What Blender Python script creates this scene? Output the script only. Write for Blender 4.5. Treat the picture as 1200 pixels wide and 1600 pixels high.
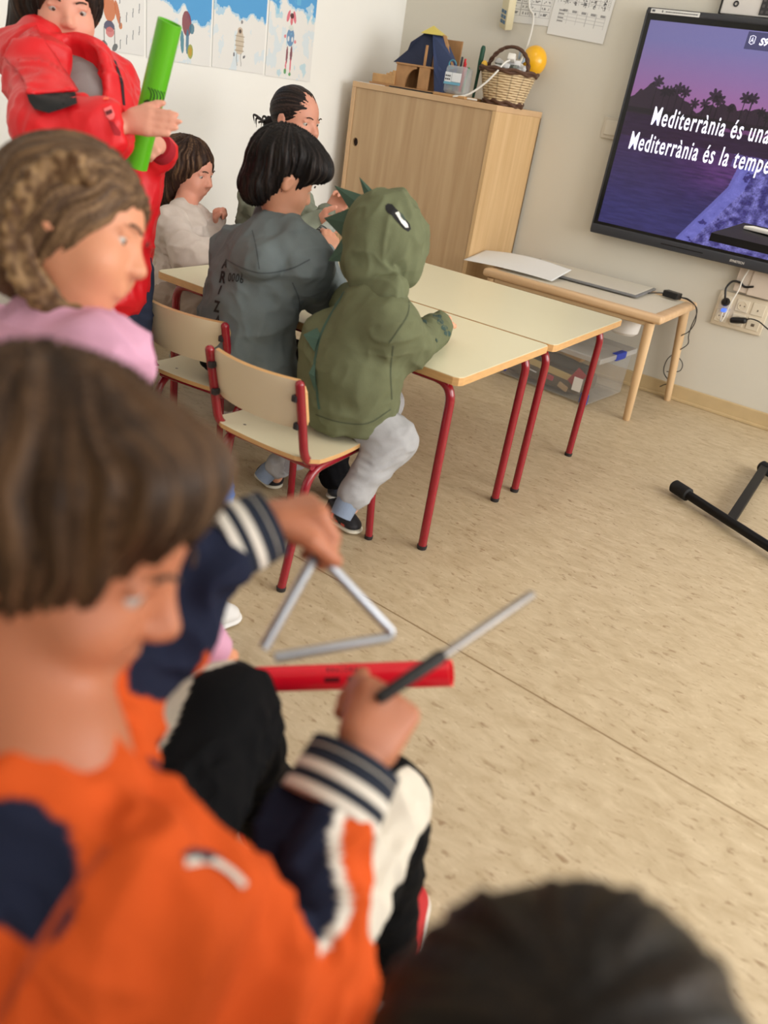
# Classroom with children, low tables and a wall screen.  Blender 4.5, self-contained.
import bpy, bmesh, math, random
import numpy as np
from mathutils import Vector, Matrix
from mathutils.bvhtree import BVHTree
random.seed(4)
SC = bpy.context.scene
COL = SC.collection
for o in list(bpy.data.objects): bpy.data.objects.remove(o)

# ------------------------------------------------------------------ camera
cam_data = bpy.data.cameras.new('camera')
cam = bpy.data.objects.new('camera', cam_data); COL.objects.link(cam)
rot = Matrix([[0.8081848, -0.3797803, 0.4501158], [0.5705443, 0.3154246, -0.7582787], [0.1460017, 0.8696403, 0.4716028]])
cam.matrix_world = Matrix.Translation((0, 0, 1.12)) @ rot.to_4x4()
cam_data.sensor_fit = 'VERTICAL'; cam_data.sensor_height = 36.0; cam_data.sensor_width = 27.0
cam_data.lens = 36.0*1240/1600
cam_data.clip_start = 0.02
cam_data.dof.use_dof = True
cam_data.dof.focus_distance = 2.6
cam_data.dof.aperture_fstop = 2.7
SC.camera = cam

# ------------------------------------------------------------------ light and exposure
w = bpy.data.worlds.new('world'); SC.world = w; w.use_nodes = True
w.node_tree.nodes['Background'].inputs[0].default_value = (0.80, 0.90, 1.0, 1)
w.node_tree.nodes['Background'].inputs[1].default_value = 1.0
def area(name, loc, rot, sx, sy, power, color):
    l = bpy.data.lights.new(name, 'AREA'); l.shape = 'RECTANGLE'; l.size = sx; l.size_y = sy
    l.energy = power; l.color = color
    o = bpy.data.objects.new(name, l); COL.objects.link(o); o.location = loc; o.rotation_euler = rot
    return o
area('window_daylight', (2.55, 2.3, 1.55), (0, math.radians(90), 0), 1.5, 3.0, 114, (1.0, 0.97, 0.93))
area('window_daylight_near', (2.55, -1.2, 1.55), (0, math.radians(90), 0), 1.5, 2.6, 34, (1.0, 0.97, 0.93))
for lx, ly in ((-1.3, 0.2), (-1.3, 2.4), (0.9, 0.2), (0.9, 2.4)):
    area('ceiling_fill_light', (lx, ly, 2.62), (0, 0, 0), 0.55, 1.1, 4.5, (1.0, 0.96, 0.90))  # unseen fill lights, added to even out the brightness
SC.view_settings.view_transform = 'Standard'
SC.view_settings.look = 'None'
SC.view_settings.exposure = 0.0
SC.view_settings.gamma = 1.0
SC.view_settings.use_curve_mapping = False

# ------------------------------------------------------------------ helpers
def lin(c):
    return tuple(((v/255)/12.92 if v/255 <= 0.04045 else ((v/255+0.055)/1.055)**2.4) for v in c)
def A(*v): return np.array(v, float)
def nrm(v):
    v = np.array(v, float); n = np.linalg.norm(v); return v/n if n > 1e-9 else v
MATS = {}
def nd(nt, t, **k):
    n = nt.nodes.new(t)
    for a, b in k.items(): setattr(n, a, b)
    return n
def mat(name, rgb, rough=0.6, metal=0.0, bump=0.0, bscale=200.0, var=0.0, vscale=6.0, attr=False,
        trans=0.0, emit=0.0, sheen=0.0, spec=0.5, coat=0.0, sss=0.0, alpha=1.0, stretch=(1, 1, 1), ior=1.45):
    if name in MATS: return MATS[name]
    m = bpy.data.materials.new(name); m.use_nodes = True
    nt = m.node_tree; b = nt.nodes['Principled BSDF']; L = nt.links
    c = lin(rgb)
    b.inputs['Base Color'].default_value = (*c, 1)
    b.inputs['Roughness'].default_value = rough; b.inputs['Metallic'].default_value = metal
    b.inputs['IOR'].default_value = ior; b.inputs['Specular IOR Level'].default_value = spec
    b.inputs['Transmission Weight'].default_value = trans; b.inputs['Sheen Weight'].default_value = sheen
    b.inputs['Coat Weight'].default_value = coat; b.inputs['Alpha'].default_value = alpha
    b.inputs['Subsurface Weight'].default_value = sss
    if sss: b.inputs['Subsurface Radius'].default_value = (0.9, 0.35, 0.2); b.inputs['Subsurface Scale'].default_value = 0.006
    tc = nd(nt, 'ShaderNodeTexCoord'); mp = nd(nt, 'ShaderNodeMapping'); mp.inputs['Scale'].default_value = stretch
    L.new(tc.outputs['Object'], mp.inputs['Vector'])
    src = None
    if attr:
        a = nd(nt, 'ShaderNodeAttribute', attribute_name='Col'); src = a.outputs['Color']
    if var > 0:
        n = nd(nt, 'ShaderNodeTexNoise'); n.inputs['Scale'].default_value = vscale; n.inputs['Detail'].default_value = 5
        L.new(mp.outputs['Vector'], n.inputs['Vector'])
        mr = nd(nt, 'ShaderNodeMapRange'); mr.inputs['From Min'].default_value = 0.3; mr.inputs['From Max'].default_value = 0.7
        mr.inputs['To Min'].default_value = 1-var; mr.inputs['To Max'].default_value = 1+var
        L.new(n.outputs['Fac'], mr.inputs['Value'])
        mx = nd(nt, 'ShaderNodeVectorMath', operation='SCALE')
        if src is not None: L.new(src, mx.inputs[0])
        else: mx.inputs[0].default_value = c
        L.new(mr.outputs['Result'], mx.inputs['Scale']); src = mx.outputs['Vector']
    if src is not None: L.new(src, b.inputs['Base Color'])
    if emit > 0:
        if src is not None: L.new(src, b.inputs['Emission Color'])
        else: b.inputs['Emission Color'].default_value = (*c, 1)
        b.inputs['Emission Strength'].default_value = emit
    if bump > 0:
        n2 = nd(nt, 'ShaderNodeTexNoise'); n2.inputs['Scale'].default_value = bscale; n2.inputs['Detail'].default_value = 3
        L.new(mp.outputs['Vector'], n2.inputs['Vector'])
        bp = nd(nt, 'ShaderNodeBump'); bp.inputs['Strength'].default_value = bump; bp.inputs['Distance'].default_value = 0.002
        L.new(n2.outputs['Fac'], bp.inputs['Height']); L.new(bp.outputs['Normal'], b.inputs['Normal'])
    MATS[name] = m
    return m
def wood(name, light, dark, axis=2, scale=9.0, rough=0.45):
    if name in MATS: return MATS[name]
    m = bpy.data.materials.new(name); m.use_nodes = True
    nt = m.node_tree; b = nt.nodes['Principled BSDF']; L = nt.links
    tc = nd(nt, 'ShaderNodeTexCoord'); mp = nd(nt, 'ShaderNodeMapping')
    s = [6.0, 6.0, 6.0]; s[axis] = 0.35; mp.inputs['Scale'].default_value = s
    L.new(tc.outputs['Object'], mp.inputs['Vector'])
    n = nd(nt, 'ShaderNodeTexNoise'); n.inputs['Scale'].default_value = scale; n.inputs['Detail'].default_value = 6
    n.inputs['Distortion'].default_value = 0.4
    L.new(mp.outputs['Vector'], n.inputs['Vector'])
    r = nd(nt, 'ShaderNodeValToRGB'); r.color_ramp.elements[0].position = 0.3; r.color_ramp.elements[1].position = 0.72
    r.color_ramp.elements[0].color = (*lin(dark), 1); r.color_ramp.elements[1].color = (*lin(light), 1)
    L.new(n.outputs['Fac'], r.inputs['Fac']); L.new(r.outputs['Color'], b.inputs['Base Color'])
    b.inputs['Roughness'].default_value = rough
    MATS[name] = m
    return m

def base_of(vs):
    vs = np.array(vs, float)
    mn, mx = vs.min(0), vs.max(0)
    return A((mn[0]+mx[0])/2, (mn[1]+mx[1])/2, mn[2])
def mesh(name, verts, faces, m=None, parent=None, smooth=False, col=None, recenter=True, flatangle=None):
    """One mesh object; vertices are given in world space."""
    verts = np.array(verts, float)
    org = base_of(verts) if (parent is None and recenter) else A(0, 0, 0)
    me = bpy.data.meshes.new(name)
    me.from_pydata((verts-org).tolist(), [], [tuple(f) for f in faces] if not isinstance(faces, np.ndarray) else faces.tolist())
    o = bpy.data.objects.new(name, me); COL.objects.link(o)
    if parent is None: o.location = org
    else:
        o.parent = parent; o.matrix_parent_inverse = WM(parent).inverted()
    if smooth: me.polygons.foreach_set('use_smooth', [True]*len(me.polygons))
    if col is not None:
        ca = me.color_attributes.new('Col', 'FLOAT_COLOR', 'POINT')
        c4 = np.ones((len(verts), 4), np.float32); c4[:, :3] = col
        ca.data.foreach_set('color', c4.ravel())
    if m is not None:
        for mm in (m if isinstance(m, (list, tuple)) else [m]): me.materials.append(mm)
    me.update()
    return o
def WM(o):
    l = Matrix.LocRotScale(o.location, o.rotation_euler, o.scale)
    return (WM(o.parent) @ o.matrix_parent_inverse @ l) if o.parent else l
def tag(o, label=None, cat=None, group=None, kind=None):
    if label: o['label'] = label
    if cat: o['category'] = cat
    if group: o['group'] = group
    if kind: o['kind'] = kind
    return o
def thing(name, loc, label, cat, group=None, rz=0.0):
    o = bpy.data.objects.new(name, None); COL.objects.link(o); o.location = loc; o.rotation_euler = (0, 0, rz)
    o.empty_display_size = 0.05
    return tag(o, label, cat, group)
def copy_tree(o, parent=None):
    c = o.copy(); COL.objects.link(c)
    if parent is not None: c.parent = parent; c.matrix_parent_inverse = o.matrix_parent_inverse.copy()
    for ch in [x for x in list(COL.objects) if x.parent == o]: copy_tree(ch, c)
    return c

class MB:
    """collects shapes; build() links them as one mesh"""
    def __init__(s): s.v = []; s.f = []; s.n = 0
    def add(s, v, f):
        v = np.array(v, float); s.v.append(v); s.f += [tuple(i+s.n for i in q) for q in f]; s.n += len(v); return s
    def box(s, c, size, rot=None, bev=0.0, seg=2):
        bm = bmesh.new(); bmesh.ops.create_cube(bm, size=1.0)
        for v in bm.verts: v.co = Vector((v.co.x*size[0], v.co.y*size[1], v.co.z*size[2]))
        if bev > 0: bmesh.ops.bevel(bm, geom=list(bm.edges), offset=min(bev, min(size)*0.45), segments=seg, profile=0.5, affect='EDGES')
        vs = np.array([v.co[:] for v in bm.verts]); bm.verts.index_update()
        fs = [[v.index for v in f.verts] for f in bm.faces]; bm.free()
        if rot is not None: vs = vs @ np.array(rot).T
        return s.add(vs+np.array(c, float), fs)
    def bb(s, a, b, bev=0.0, seg=2):
        a = np.array(a, float); b = np.array(b, float); return s.box((a+b)/2, np.abs(b-a), None, bev, seg)
    def tube(s, pts, r, n=12, cap=True):
        pts = [np.array(p, float) for p in pts]
        rs = [r]*len(pts) if np.isscalar(r) else list(r)
        T = [nrm(pts[min(i+1, len(pts)-1)]-pts[max(i-1, 0)]) for i in range(len(pts))]
        u = nrm(np.cross(T[0], A(0, 0, 1) if abs(T[0][2]) < 0.9 else A(1, 0, 0)))
        vs = []; fs = []
        for i, p in enumerate(pts):
            u = nrm(u - T[i]*np.dot(u, T[i])); w = np.cross(T[i], u)
            for k in range(n):
                a = 2*math.pi*k/n; vs.append(p+rs[i]*(math.cos(a)*u+math.sin(a)*w))
        for i in range(len(pts)-1):
            for k in range(n):
                k2 = (k+1) % n; fs.append((i*n+k, i*n+k2, (i+1)*n+k2, (i+1)*n+k))
        if cap: fs.append(tuple(range(n))[::-1]); fs.append(tuple((len(pts)-1)*n+k for k in range(n)))
        return s.add(vs, fs)
    def lathe(s, base, axis, prof, n=24):
        """prof: list of (distance along the axis, radius)"""
        ax = nrm(axis); return s.tube2([np.array(base, float)+ax*h for h, _ in prof], [max(r, 1e-4) for _, r in prof], ax, n)
    def tube2(s, pts, rs, ax, n):
        u = nrm(np.cross(ax, A(0, 0, 1) if abs(ax[2]) < 0.9 else A(1, 0, 0))); w = np.cross(ax, u); vs = []; fs = []
        for p, r in zip(pts, rs):
            for k in range(n):
                a = 2*math.pi*k/n; vs.append(p+r*(math.cos(a)*u+math.sin(a)*w))
        for i in range(len(pts)-1):
            for k in range(n):
                k2 = (k+1) % n; fs.append((i*n+k, i*n+k2, (i+1)*n+k2, (i+1)*n+k))
        fs.append(tuple(range(n))[::-1]); fs.append(tuple((len(pts)-1)*n+k for k in range(n)))
        return s.add(vs, fs)
    def ball(s, c, r, nu=16, nv=10, R=None):
        r = np.array([r]*3 if np.isscalar(r) else r, float); vs = [A(0, 0, 1)]; fs = []
        for i in range(1, nv):
            t = math.pi*i/nv
            for k in range(nu):
                a = 2*math.pi*k/nu; vs.append(A(math.sin(t)*math.cos(a), math.sin(t)*math.sin(a), math.cos(t)))
        vs.append(A(0, 0, -1)); last = len(vs)-1
        for k in range(nu):
            k2 = (k+1) % nu; fs.append((0, 1+k, 1+k2)); fs.append((last, 1+(nv-2)*nu+k2, 1+(nv-2)*nu+k))
            for i in range(nv-2): fs.append((1+i*nu+k, 1+(i+1)*nu+k, 1+(i+1)*nu+k2, 1+i*nu+k2))
        vs = np.array(vs)*r
        if R is not None: vs = vs @ np.array(R).T
        return s.add(vs+np.array(c, float), fs)
    def prism(s, poly, d):
        """poly: world-space planar outline, extruded by vector d"""
        poly = np.array(poly, float); n = len(poly); d = np.array(d, float)
        fs = [tuple(range(n))[::-1], tuple(range(n, 2*n))]+[(k, (k+1) % n, n+(k+1) % n, n+k) for k in range(n)]
        return s.add(np.vstack([poly, poly+d]), fs)
    def build(s, name, m, parent=None, smooth=False, label=None, **k):
        o = mesh(name, np.vstack(s.v), s.f, m, parent, False, **k)
        bm = bmesh.new(); bm.from_mesh(o.data); bmesh.ops.recalc_face_normals(bm, faces=bm.faces)
        if smooth:
            for f in bm.faces: f.smooth = True
            for e in bm.edges:
                if len(e.link_faces) == 2 and e.calc_face_angle(0) > 0.7: e.smooth = False
        bm.to_mesh(o.data); bm.free()
        if label: o['label'] = label
        return o
def spline(pts, n=8):
    """Catmull-Rom through pts"""
    P = [np.array(p, float) for p in pts]; P = [2*P[0]-P[1]]+P+[2*P[-1]-P[-2]]; out = []
    for i in range(1, len(P)-2):
        for k in range(n):
            t = k/n; a, b, c, d = P[i-1:i+3]
            out.append(0.5*((2*b)+(c-a)*t+(2*a-5*b+4*c-d)*t*t+(-a+3*b-3*c+d)*t**3))
    out.append(P[-2]); return out
def fillet(pts, r, n=6):
    """polyline with rounded corners of radius r"""
    P = [np.array(p, float) for p in pts]; out = [P[0]]
    for i in range(1, len(P)-1):
        a = nrm(P[i-1]-P[i]); b = nrm(P[i+1]-P[i])
        q = min(r, 0.48*np.linalg.norm(P[i-1]-P[i]), 0.48*np.linalg.norm(P[i+1]-P[i]))
        for k in range(n+1):
            t = k/n; out.append((1-t)**2*(P[i]+a*q)+2*t*(1-t)*P[i]+t*t*(P[i]+b*q))
    return out+[P[-1]]

# ---- value noise (numpy) ----
def _h(i, j, k):
    n = (i*374761393+j*668265263+k*2147483647) & 0xffffffff
    n = ((n ^ (n >> 13))*1274126177) & 0xffffffff
    return ((n ^ (n >> 16)) & 0xffff)/65535.0
def vnoise(p):
    p = np.asarray(p, float); i = np.floor(p).astype(np.int64); f = p-i; f = f*f*(3-2*f); r = 0
    for a in (0, 1):
        for b in (0, 1):
            for c in (0, 1):
                wgt = (f[..., 0] if a else 1-f[..., 0])*(f[..., 1] if b else 1-f[..., 1])*(f[..., 2] if c else 1-f[..., 2])
                r = r+wgt*_h(i[..., 0]+a, i[..., 1]+b, i[..., 2]+c)
    return r
def fbm(p, o=3):
    r = 0; a = 0.5
    for k in range(o): r = r+a*vnoise(p*2**k+17.3*k); a *= 0.5
    return r/(1-0.5**o)

# ---- signed-distance bodies, meshed with surface nets ----
class Body:
    def __init__(s): s.p = []
    def cap(s, a, b, ra, rb=None, k=0.03, flat=None, sub=False, tag=0):
        """tapered capsule; flat=(axis, factor) squeezes it along the axis"""
        s.p.append(('c', np.array(a, float), np.array(b, float), ra, ra if rb is None else rb, k, (nrm(flat[0]), flat[1]) if flat else None, sub, tag)); return s
    def ell(s, c, r, R=None, k=0.03, sub=False, tag=0):
        s.p.append(('e', np.array(c, float), np.array(r, float), np.eye(3) if R is None else np.array(R, float), 0, k, None, sub, tag)); return s
    def cutplane(s, c, n, k=0.004):
        """remove everything on the side the normal n points to"""
        s.p.append(('h', np.array(c, float), nrm(n), 0, 0, k, None, True, 0)); return s
    def chain(s, pts, rs, k=0.03, **kw):
        for i in range(len(pts)-1): s.cap(pts[i], pts[i+1], rs[i], rs[i+1], k, **kw)
        return s
    def dist(s, q, X):
        t = q[0]
        if t == 'c':
            _, a, b, ra, rb, k, flat, _, _ = q
            ab = b-a; L = max(ab@ab, 1e-9); u = np.clip(((X-a)@ab)/L, 0, 1); v = X-a-u[..., None]*ab
            if flat: 
                n, fct = flat; c = v@n; v = v+(c/fct-c)[..., None]*n
            return np.sqrt((v*v).sum(-1))-(ra+(rb-ra)*u)
        if t == 'e':
            p = (X-q[1])@q[3]; r = q[2]; k0 = np.sqrt(((p/r)**2).sum(-1)); k1 = np.sqrt(((p/r**2)**2).sum(-1))+1e-9
            return k0*(k0-1)/k1
        return -((X-q[1])@q[2])
    def bounds(s, q, m):
        if q[0] == 'c':
            R = max(q[3], q[4])*(max(1, q[6][1]) if q[6] else 1)+m
            return np.minimum(q[1], q[2])-R, np.maximum(q[1], q[2])+R
        if q[0] == 'e': R = max(q[2])+m; return q[1]-R, q[1]+R
        return None
    def mesh(s, name, h, m, parent=None, col=None, disp=None, smooth=2, recenter=True, label=None, clip=None):
        lo = np.min([s.bounds(q, 0)[0] for q in s.p if q[0] != 'h' and not q[7]], 0)-3*h
        hi = np.max([s.bounds(q, 0)[1] for q in s.p if q[0] != 'h' and not q[7]], 0)+3*h
        if clip is not None: lo = np.maximum(lo, clip[0]); hi = np.minimum(hi, clip[1])
        N = np.ceil((hi-lo)/h).astype(int)+1
        F = np.full(N, 0.06, np.float32)
        for q in s.p:
            k = q[5]
            if q[0] == 'h': i0 = np.zeros(3, int); i1 = N
            else:
                b0, b1 = s.bounds(q, k+3*h)
                i0 = np.clip(np.floor((b0-lo)/h).astype(int), 0, N); i1 = np.clip(np.ceil((b1-lo)/h).astype(int)+1, 0, N)
            if np.any(i1 <= i0): continue
            g = np.meshgrid(*[lo[a]+h*np.arange(i0[a], i1[a]) for a in range(3)], indexing='ij')
            d = s.dist(q, np.stack(g, -1)).astype(np.float32)
            S = (slice(i0[0], i1[0]), slice(i0[1], i1[1]), slice(i0[2], i1[2])); f = F[S]
            if q[7]: d = -d; e = np.maximum(k-np.abs(f-d), 0)/k; F[S] = np.maximum(f, d)+e*e*k*0.25
            else: e = np.maximum(k-np.abs(f-d), 0)/k; F[S] = np.minimum(f, d)-e*e*k*0.25
        F[0] = F[-1] = 0.05; F[:, 0] = F[:, -1] = 0.05; F[:, :, 0] = F[:, :, -1] = 0.05
        V, Q = nets(F); V = lo+V*h
        Q = Q.astype(np.int64)
        # smooth
        if smooth:
            E = np.vstack([Q[:, [0, 1]], Q[:, [1, 2]], Q[:, [2, 3]], Q[:, [3, 0]]])
            for _ in range(smooth):
                acc = np.zeros_like(V); cnt = np.zeros(len(V))
                for a in range(3):
                    acc[:, a] = np.bincount(E[:, 0], V[E[:, 1], a], len(V))+np.bincount(E[:, 1], V[E[:, 0], a], len(V))
                cnt = np.bincount(E[:, 0], minlength=len(V))+np.bincount(E[:, 1], minlength=len(V))
                V = 0.5*V+0.5*acc/np.maximum(cnt, 1)[:, None]
        nv = vnormals(V, Q)
        C = None
        if disp is not None: V = V+nv*np.asarray(disp(V, nv))[:, None]
        if col is not None: C = np.array([lin(c) for c in [col]])[0] if isinstance(col, tuple) else col(V, nv)
        o = mesh(name, V, Q, m, parent, True, C, recenter)
        if label: o['label'] = label
        return o
def vnormals(V, Q):
    n = np.cross(V[Q[:, 2]]-V[Q[:, 0]], V[Q[:, 3]]-V[Q[:, 1]]); N = np.zeros_like(V)
    for a in range(3):
        for c in range(4): N[:, a] += np.bincount(Q[:, c], n[:, a], len(V))
    return N/np.maximum(np.linalg.norm(N, axis=1), 1e-12)[:, None]
def nets(F):
    S = F < 0; nx, ny, nz = F.shape
    c = np.zeros((nx-1, ny-1, nz-1), np.int8)
    for a in (0, 1):
        for b in (0, 1):
            for d in (0, 1): c += S[a:nx-1+a, b:ny-1+b, d:nz-1+d]
    I, J, K = np.nonzero((c > 0) & (c < 8)); n = len(I)
    idx = np.full(c.shape, -1, np.int32); idx[I, J, K] = np.arange(n)
    acc = np.zeros((n, 3)); cnt = np.zeros(n)
    cor = [(a, b, d) for a in (0, 1) for b in (0, 1) for d in (0, 1)]
    for p in cor:
        for ax in range(3):
            if p[ax]: continue
            q = list(p); q[ax] = 1
            f0 = F[I+p[0], J+p[1], K+p[2]]; f1 = F[I+q[0], J+q[1], K+q[2]]
            m = (f0 < 0) != (f1 < 0); t = np.where(m, f0/np.where(m, f0-f1, 1), 0)
            P = np.repeat(A(*p)[None], n, 0); P[:, ax] += t
            acc += P*m[:, None]; cnt += m
    V = np.stack([I, J, K], 1)+acc/cnt[:, None]
    Q = []
    for ax in range(3):
        b, c2 = (ax+1) % 3, (ax+2) % 3
        s0 = [slice(None)]*3; s1 = [slice(None)]*3; s0[ax] = slice(0, -1); s1[ax] = slice(1, None)
        a0 = S[tuple(s0)]; a1 = S[tuple(s1)]
        E = np.argwhere(a0 != a1)
        ok = (E[:, b] > 0) & (E[:, c2] > 0) & (E[:, b] < F.shape[b]-1) & (E[:, c2] < F.shape[c2]-1); E = E[ok]
        ins = a0[E[:, 0], E[:, 1], E[:, 2]]
        def g(db, dc):
            X = E.copy(); X[:, b] -= db; X[:, c2] -= dc; return idx[X[:, 0], X[:, 1], X[:, 2]]
        q = np.stack([g(1, 1), g(0, 1), g(0, 0), g(1, 0)], 1)
        q[~ins] = q[~ins][:, ::-1]; Q.append(q)
    Q = np.vstack(Q); return V, Q[(Q >= 0).all(1)]

def frame(f, up=(0, 0, 1)):
    """columns: right, forward, up"""
    f = nrm(f); r = nrm(np.cross(f, up)); u = np.cross(r, f); return np.stack([r, f, u], 1)

def text_mesh(name, body, size, M4, m, parent, sx=1.0, off=0.0, ext=0.001, shear=0.0, target=None, lift=0.0015, proj=None, spacing=1.0, bold=False):
    """lettering as a thin mesh; M4 maps the text plane (x right, y up) to the world. target: wrap it on a surface"""
    cu = bpy.data.curves.new(name, 'FONT'); cu.body = body; cu.size = size; cu.offset = off; cu.space_character = spacing
    cu.extrude = 0.0 if target is not None else ext; cu.resolution_u = 3; cu.shear = shear
    ob = bpy.data.objects.new(name+'_tmp', cu); COL.objects.link(ob)
    bpy.context.view_layer.update()
    dg = bpy.context.evaluated_depsgraph_get(); me = bpy.data.meshes.new_from_object(ob.evaluated_get(dg))
    bpy.data.objects.remove(ob)
    vs = np.array([v.co[:] for v in me.vertices])
    if len(vs) == 0: return None
    fs = [tuple(p.vertices) for p in me.polygons]
    vs[:, 0] *= sx
    R = np.array(M4, float)
    W = vs[:, :1]*R[:, 0]+vs[:, 1:2]*R[:, 1]+vs[:, 2:]*R[:, 2]+R[:, 3]
    if target is not None: return wrap(name, W, fs, R[:, 2], target, m, parent, lift)
    return mesh(name, W, fs, m, parent)
def plane_frame(o, right, up):
    """3x4 matrix for text_mesh"""
    r = nrm(right); u = nrm(np.array(up, float)-r*np.dot(up, r)); n = np.cross(r, u)
    return np.stack([r, u, n, np.array(o, float)], 1)
def wrap(name, W, fs, n, target, m, parent, lift=0.0015):
    """drop a flat outline along -n onto a curved object (subdivides first)"""
    bm = bmesh.new()
    vv = [bm.verts.new(p) for p in W]
    for f in fs:
        try: bm.faces.new([vv[i] for i in f])
        except ValueError: pass
    bmesh.ops.triangulate(bm, faces=bm.faces)
    for _ in range(5):
        es = [e for e in bm.edges if e.calc_length() > 0.008]
        if not es: break
        bmesh.ops.subdivide_edges(bm, edges=es, cuts=1)
        bmesh.ops.triangulate(bm, faces=bm.faces)
    T = WM(target); 
    tb = BVHTree.FromPolygons([T @ v.co for v in target.data.vertices], [tuple(p.vertices) for p in target.data.polygons])
    n = Vector(nrm(n)); bad = []
    for v in bm.verts:
        hit = tb.ray_cast(v.co+n*0.25, -n, 0.6)
        if hit[0] is None: bad.append(v)
        else: v.co = hit[0]+n*lift
    bmesh.ops.delete(bm, geom=bad, context='VERTS')
    if not bm.faces: bm.free(); return None
    bm.normal_update()
    bm.verts.index_update()
    vs = [v.co[:] for v in bm.verts]; f2 = [tuple(v.index for v in f.verts) for f in bm.faces]; bm.free()
    return mesh(name, vs, f2, m, parent, True)
def grid_sheet(name, o, ux, uy, nx, ny, colf, m, parent=None, warp=None, thick=0.0006, label=None):
    """flat sheet: origin corner o, edge vectors ux, uy, coloured by colf(u, v); gets a back face so it is a thin solid"""
    u, v = np.meshgrid(np.linspace(0, 1, nx), np.linspace(0, 1, ny), indexing='ij'); u = u.ravel(); v = v.ravel()
    ux = np.array(ux, float); uy = np.array(uy, float); n = nrm(np.cross(ux, uy))
    W = np.array(o, float)+u[:, None]*ux+v[:, None]*uy
    if warp is not None: W = W+n*warp(u, v)[:, None]
    i = np.arange(nx*ny).reshape(nx, ny)
    q = np.stack([i[:-1, :-1], i[1:, :-1], i[1:, 1:], i[:-1, 1:]], -1).reshape(-1, 4)
    C = colf(u, v)
    B = W-n*thick; off = nx*ny
    ring = np.concatenate([i[:, 0], i[-1, 1:], i[-2::-1, -1], i[0, -2:0:-1]])
    side = np.stack([ring, np.roll(ring, -1), np.roll(ring, -1)+off, ring+off], 1)[:, ::-1]
    if warp is None:
        # one big back face
        cn = [ring.tolist()]
        V = np.vstack([W, B]); F = q.tolist()+side.tolist()+[[a+off for a in ring.tolist()]]
        used = sorted(set(range(off)) | set((ring+off).tolist())); mp = {a: k for k, a in enumerate(used)}
        F = [[mp[a] for a in f] for f in F]; V = V[used]; C = np.vstack([C, C])[used]
    else:
        V = np.vstack([W, B]); F = q.tolist()+side.tolist()+(q[:, ::-1]+off).tolist(); C = np.vstack([C, C])
    ob = mesh(name, V, F, m, parent, warp is not None, C)
    if label: ob['label'] = label
    return ob
def blob_in(u, v, cu, cv, ru, rv, ang=0):
    c, s_ = math.cos(ang), math.sin(ang); x = (u-cu)*c+(v-cv)*s_; y = -(u-cu)*s_+(v-cv)*c
    return (x/ru)**2+(y/rv)**2 < 1

# ------------------------------------------------------------------ the room
XL, YB, XR, YF, ZC = -2.64, 3.844, 2.62, -2.6, 2.65
def floor_mat():
    m = bpy.data.materials.new('linoleum'); m.use_nodes = True; nt = m.node_tree; b = nt.nodes['Principled BSDF']; L = nt.links
    tc = nd(nt, 'ShaderNodeTexCoord')
    def noise(scale, st, detail=4, rotz=0.0):
        mp = nd(nt, 'ShaderNodeMapping'); mp.inputs['Scale'].default_value = st; mp.inputs['Rotation'].default_value = (0, 0, rotz)
        L.new(tc.outputs['Object'], mp.inputs['Vector'])
        n = nd(nt, 'ShaderNodeTexNoise'); n.inputs['Scale'].default_value = scale; n.inputs['Detail'].default_value = detail
        n.inputs['Roughness'].default_value = 0.65; n.inputs['Distortion'].default_value = 0.6
        L.new(mp.outputs['Vector'], n.inputs['Vector']); return n.outputs['Fac']
    a = noise(16, (1.0, 2.2, 1), 7, 0.1); r = nd(nt, 'ShaderNodeValToRGB')
    e = r.color_ramp.elements; e[0].position = 0.30; e[0].color = (*lin((176, 156, 124)), 1)
    e[1].position = 0.72; e[1].color = (*lin((202, 184, 154)), 1)
    L.new(a, r.inputs['Fac'])
    s = noise(34, (1.0, 2.3, 1), 4, 0.12); rs = nd(nt, 'ShaderNodeValToRGB')
    e = rs.color_ramp.elements; e[0].position = 0.575; e[0].color = (0, 0, 0, 1); e[1].position = 0.70; e[1].color = (0.8, 0.8, 0.8, 1)
    L.new(s, rs.inputs['Fac'])
    mx = nd(nt, 'ShaderNodeMix', data_type='RGBA'); L.new(rs.outputs['Color'], mx.inputs[0]); L.new(r.outputs['Color'], mx.inputs[6])
    mx.inputs[7].default_value = (*lin((140, 112, 80)), 1)
    s2 = noise(26, (1.2, 3.2, 1), 3, 0.1); r2 = nd(nt, 'ShaderNodeValToRGB')
    e = r2.color_ramp.elements; e[0].position = 0.62; e[0].color = (0, 0, 0, 1); e[1].position = 0.72; e[1].color = (0.5, 0.5, 0.5, 1)
    L.new(s2, r2.inputs['Fac'])
    m2 = nd(nt, 'ShaderNodeMix', data_type='RGBA'); L.new(r2.outputs['Color'], m2.inputs[0]); L.new(mx.outputs[2], m2.inputs[6])
    m2.inputs[7].default_value = (*lin((220, 204, 174)), 1)
    L.new(m2.outputs[2], b.inputs['Base Color']); b.inputs['Roughness'].default_value = 0.42
    n3 = noise(9, (1, 2, 1), 2); rr = nd(nt, 'ShaderNodeMapRange'); rr.inputs['To Min'].default_value = 0.36; rr.inputs['To Max'].default_value = 0.55
    L.new(n3, rr.inputs['Value']); L.new(rr.outputs['Result'], b.inputs['Roughness'])
    return m
def struct(name, mb, m, smooth=False, label=None):
    o = mb.build(name, m, None, smooth); o['kind'] = 'structure'
    return o
M_wall = mat('wall_paint', (214, 210, 198), 0.85, bump=0.15, bscale=90, var=0.02, vscale=1.5)
M_wall_l = mat('wall_paint_left', (240, 240, 236), 0.85, bump=0.12, bscale=90, var=0.015, vscale=1.5)
M_ceil = mat('ceiling_paint', (235, 233, 228), 0.9)
struct('floor', MB().bb((XL-0.1, YF-0.1, -0.08), (XR+0.1, YB+0.1, 0)), floor_mat())
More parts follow.
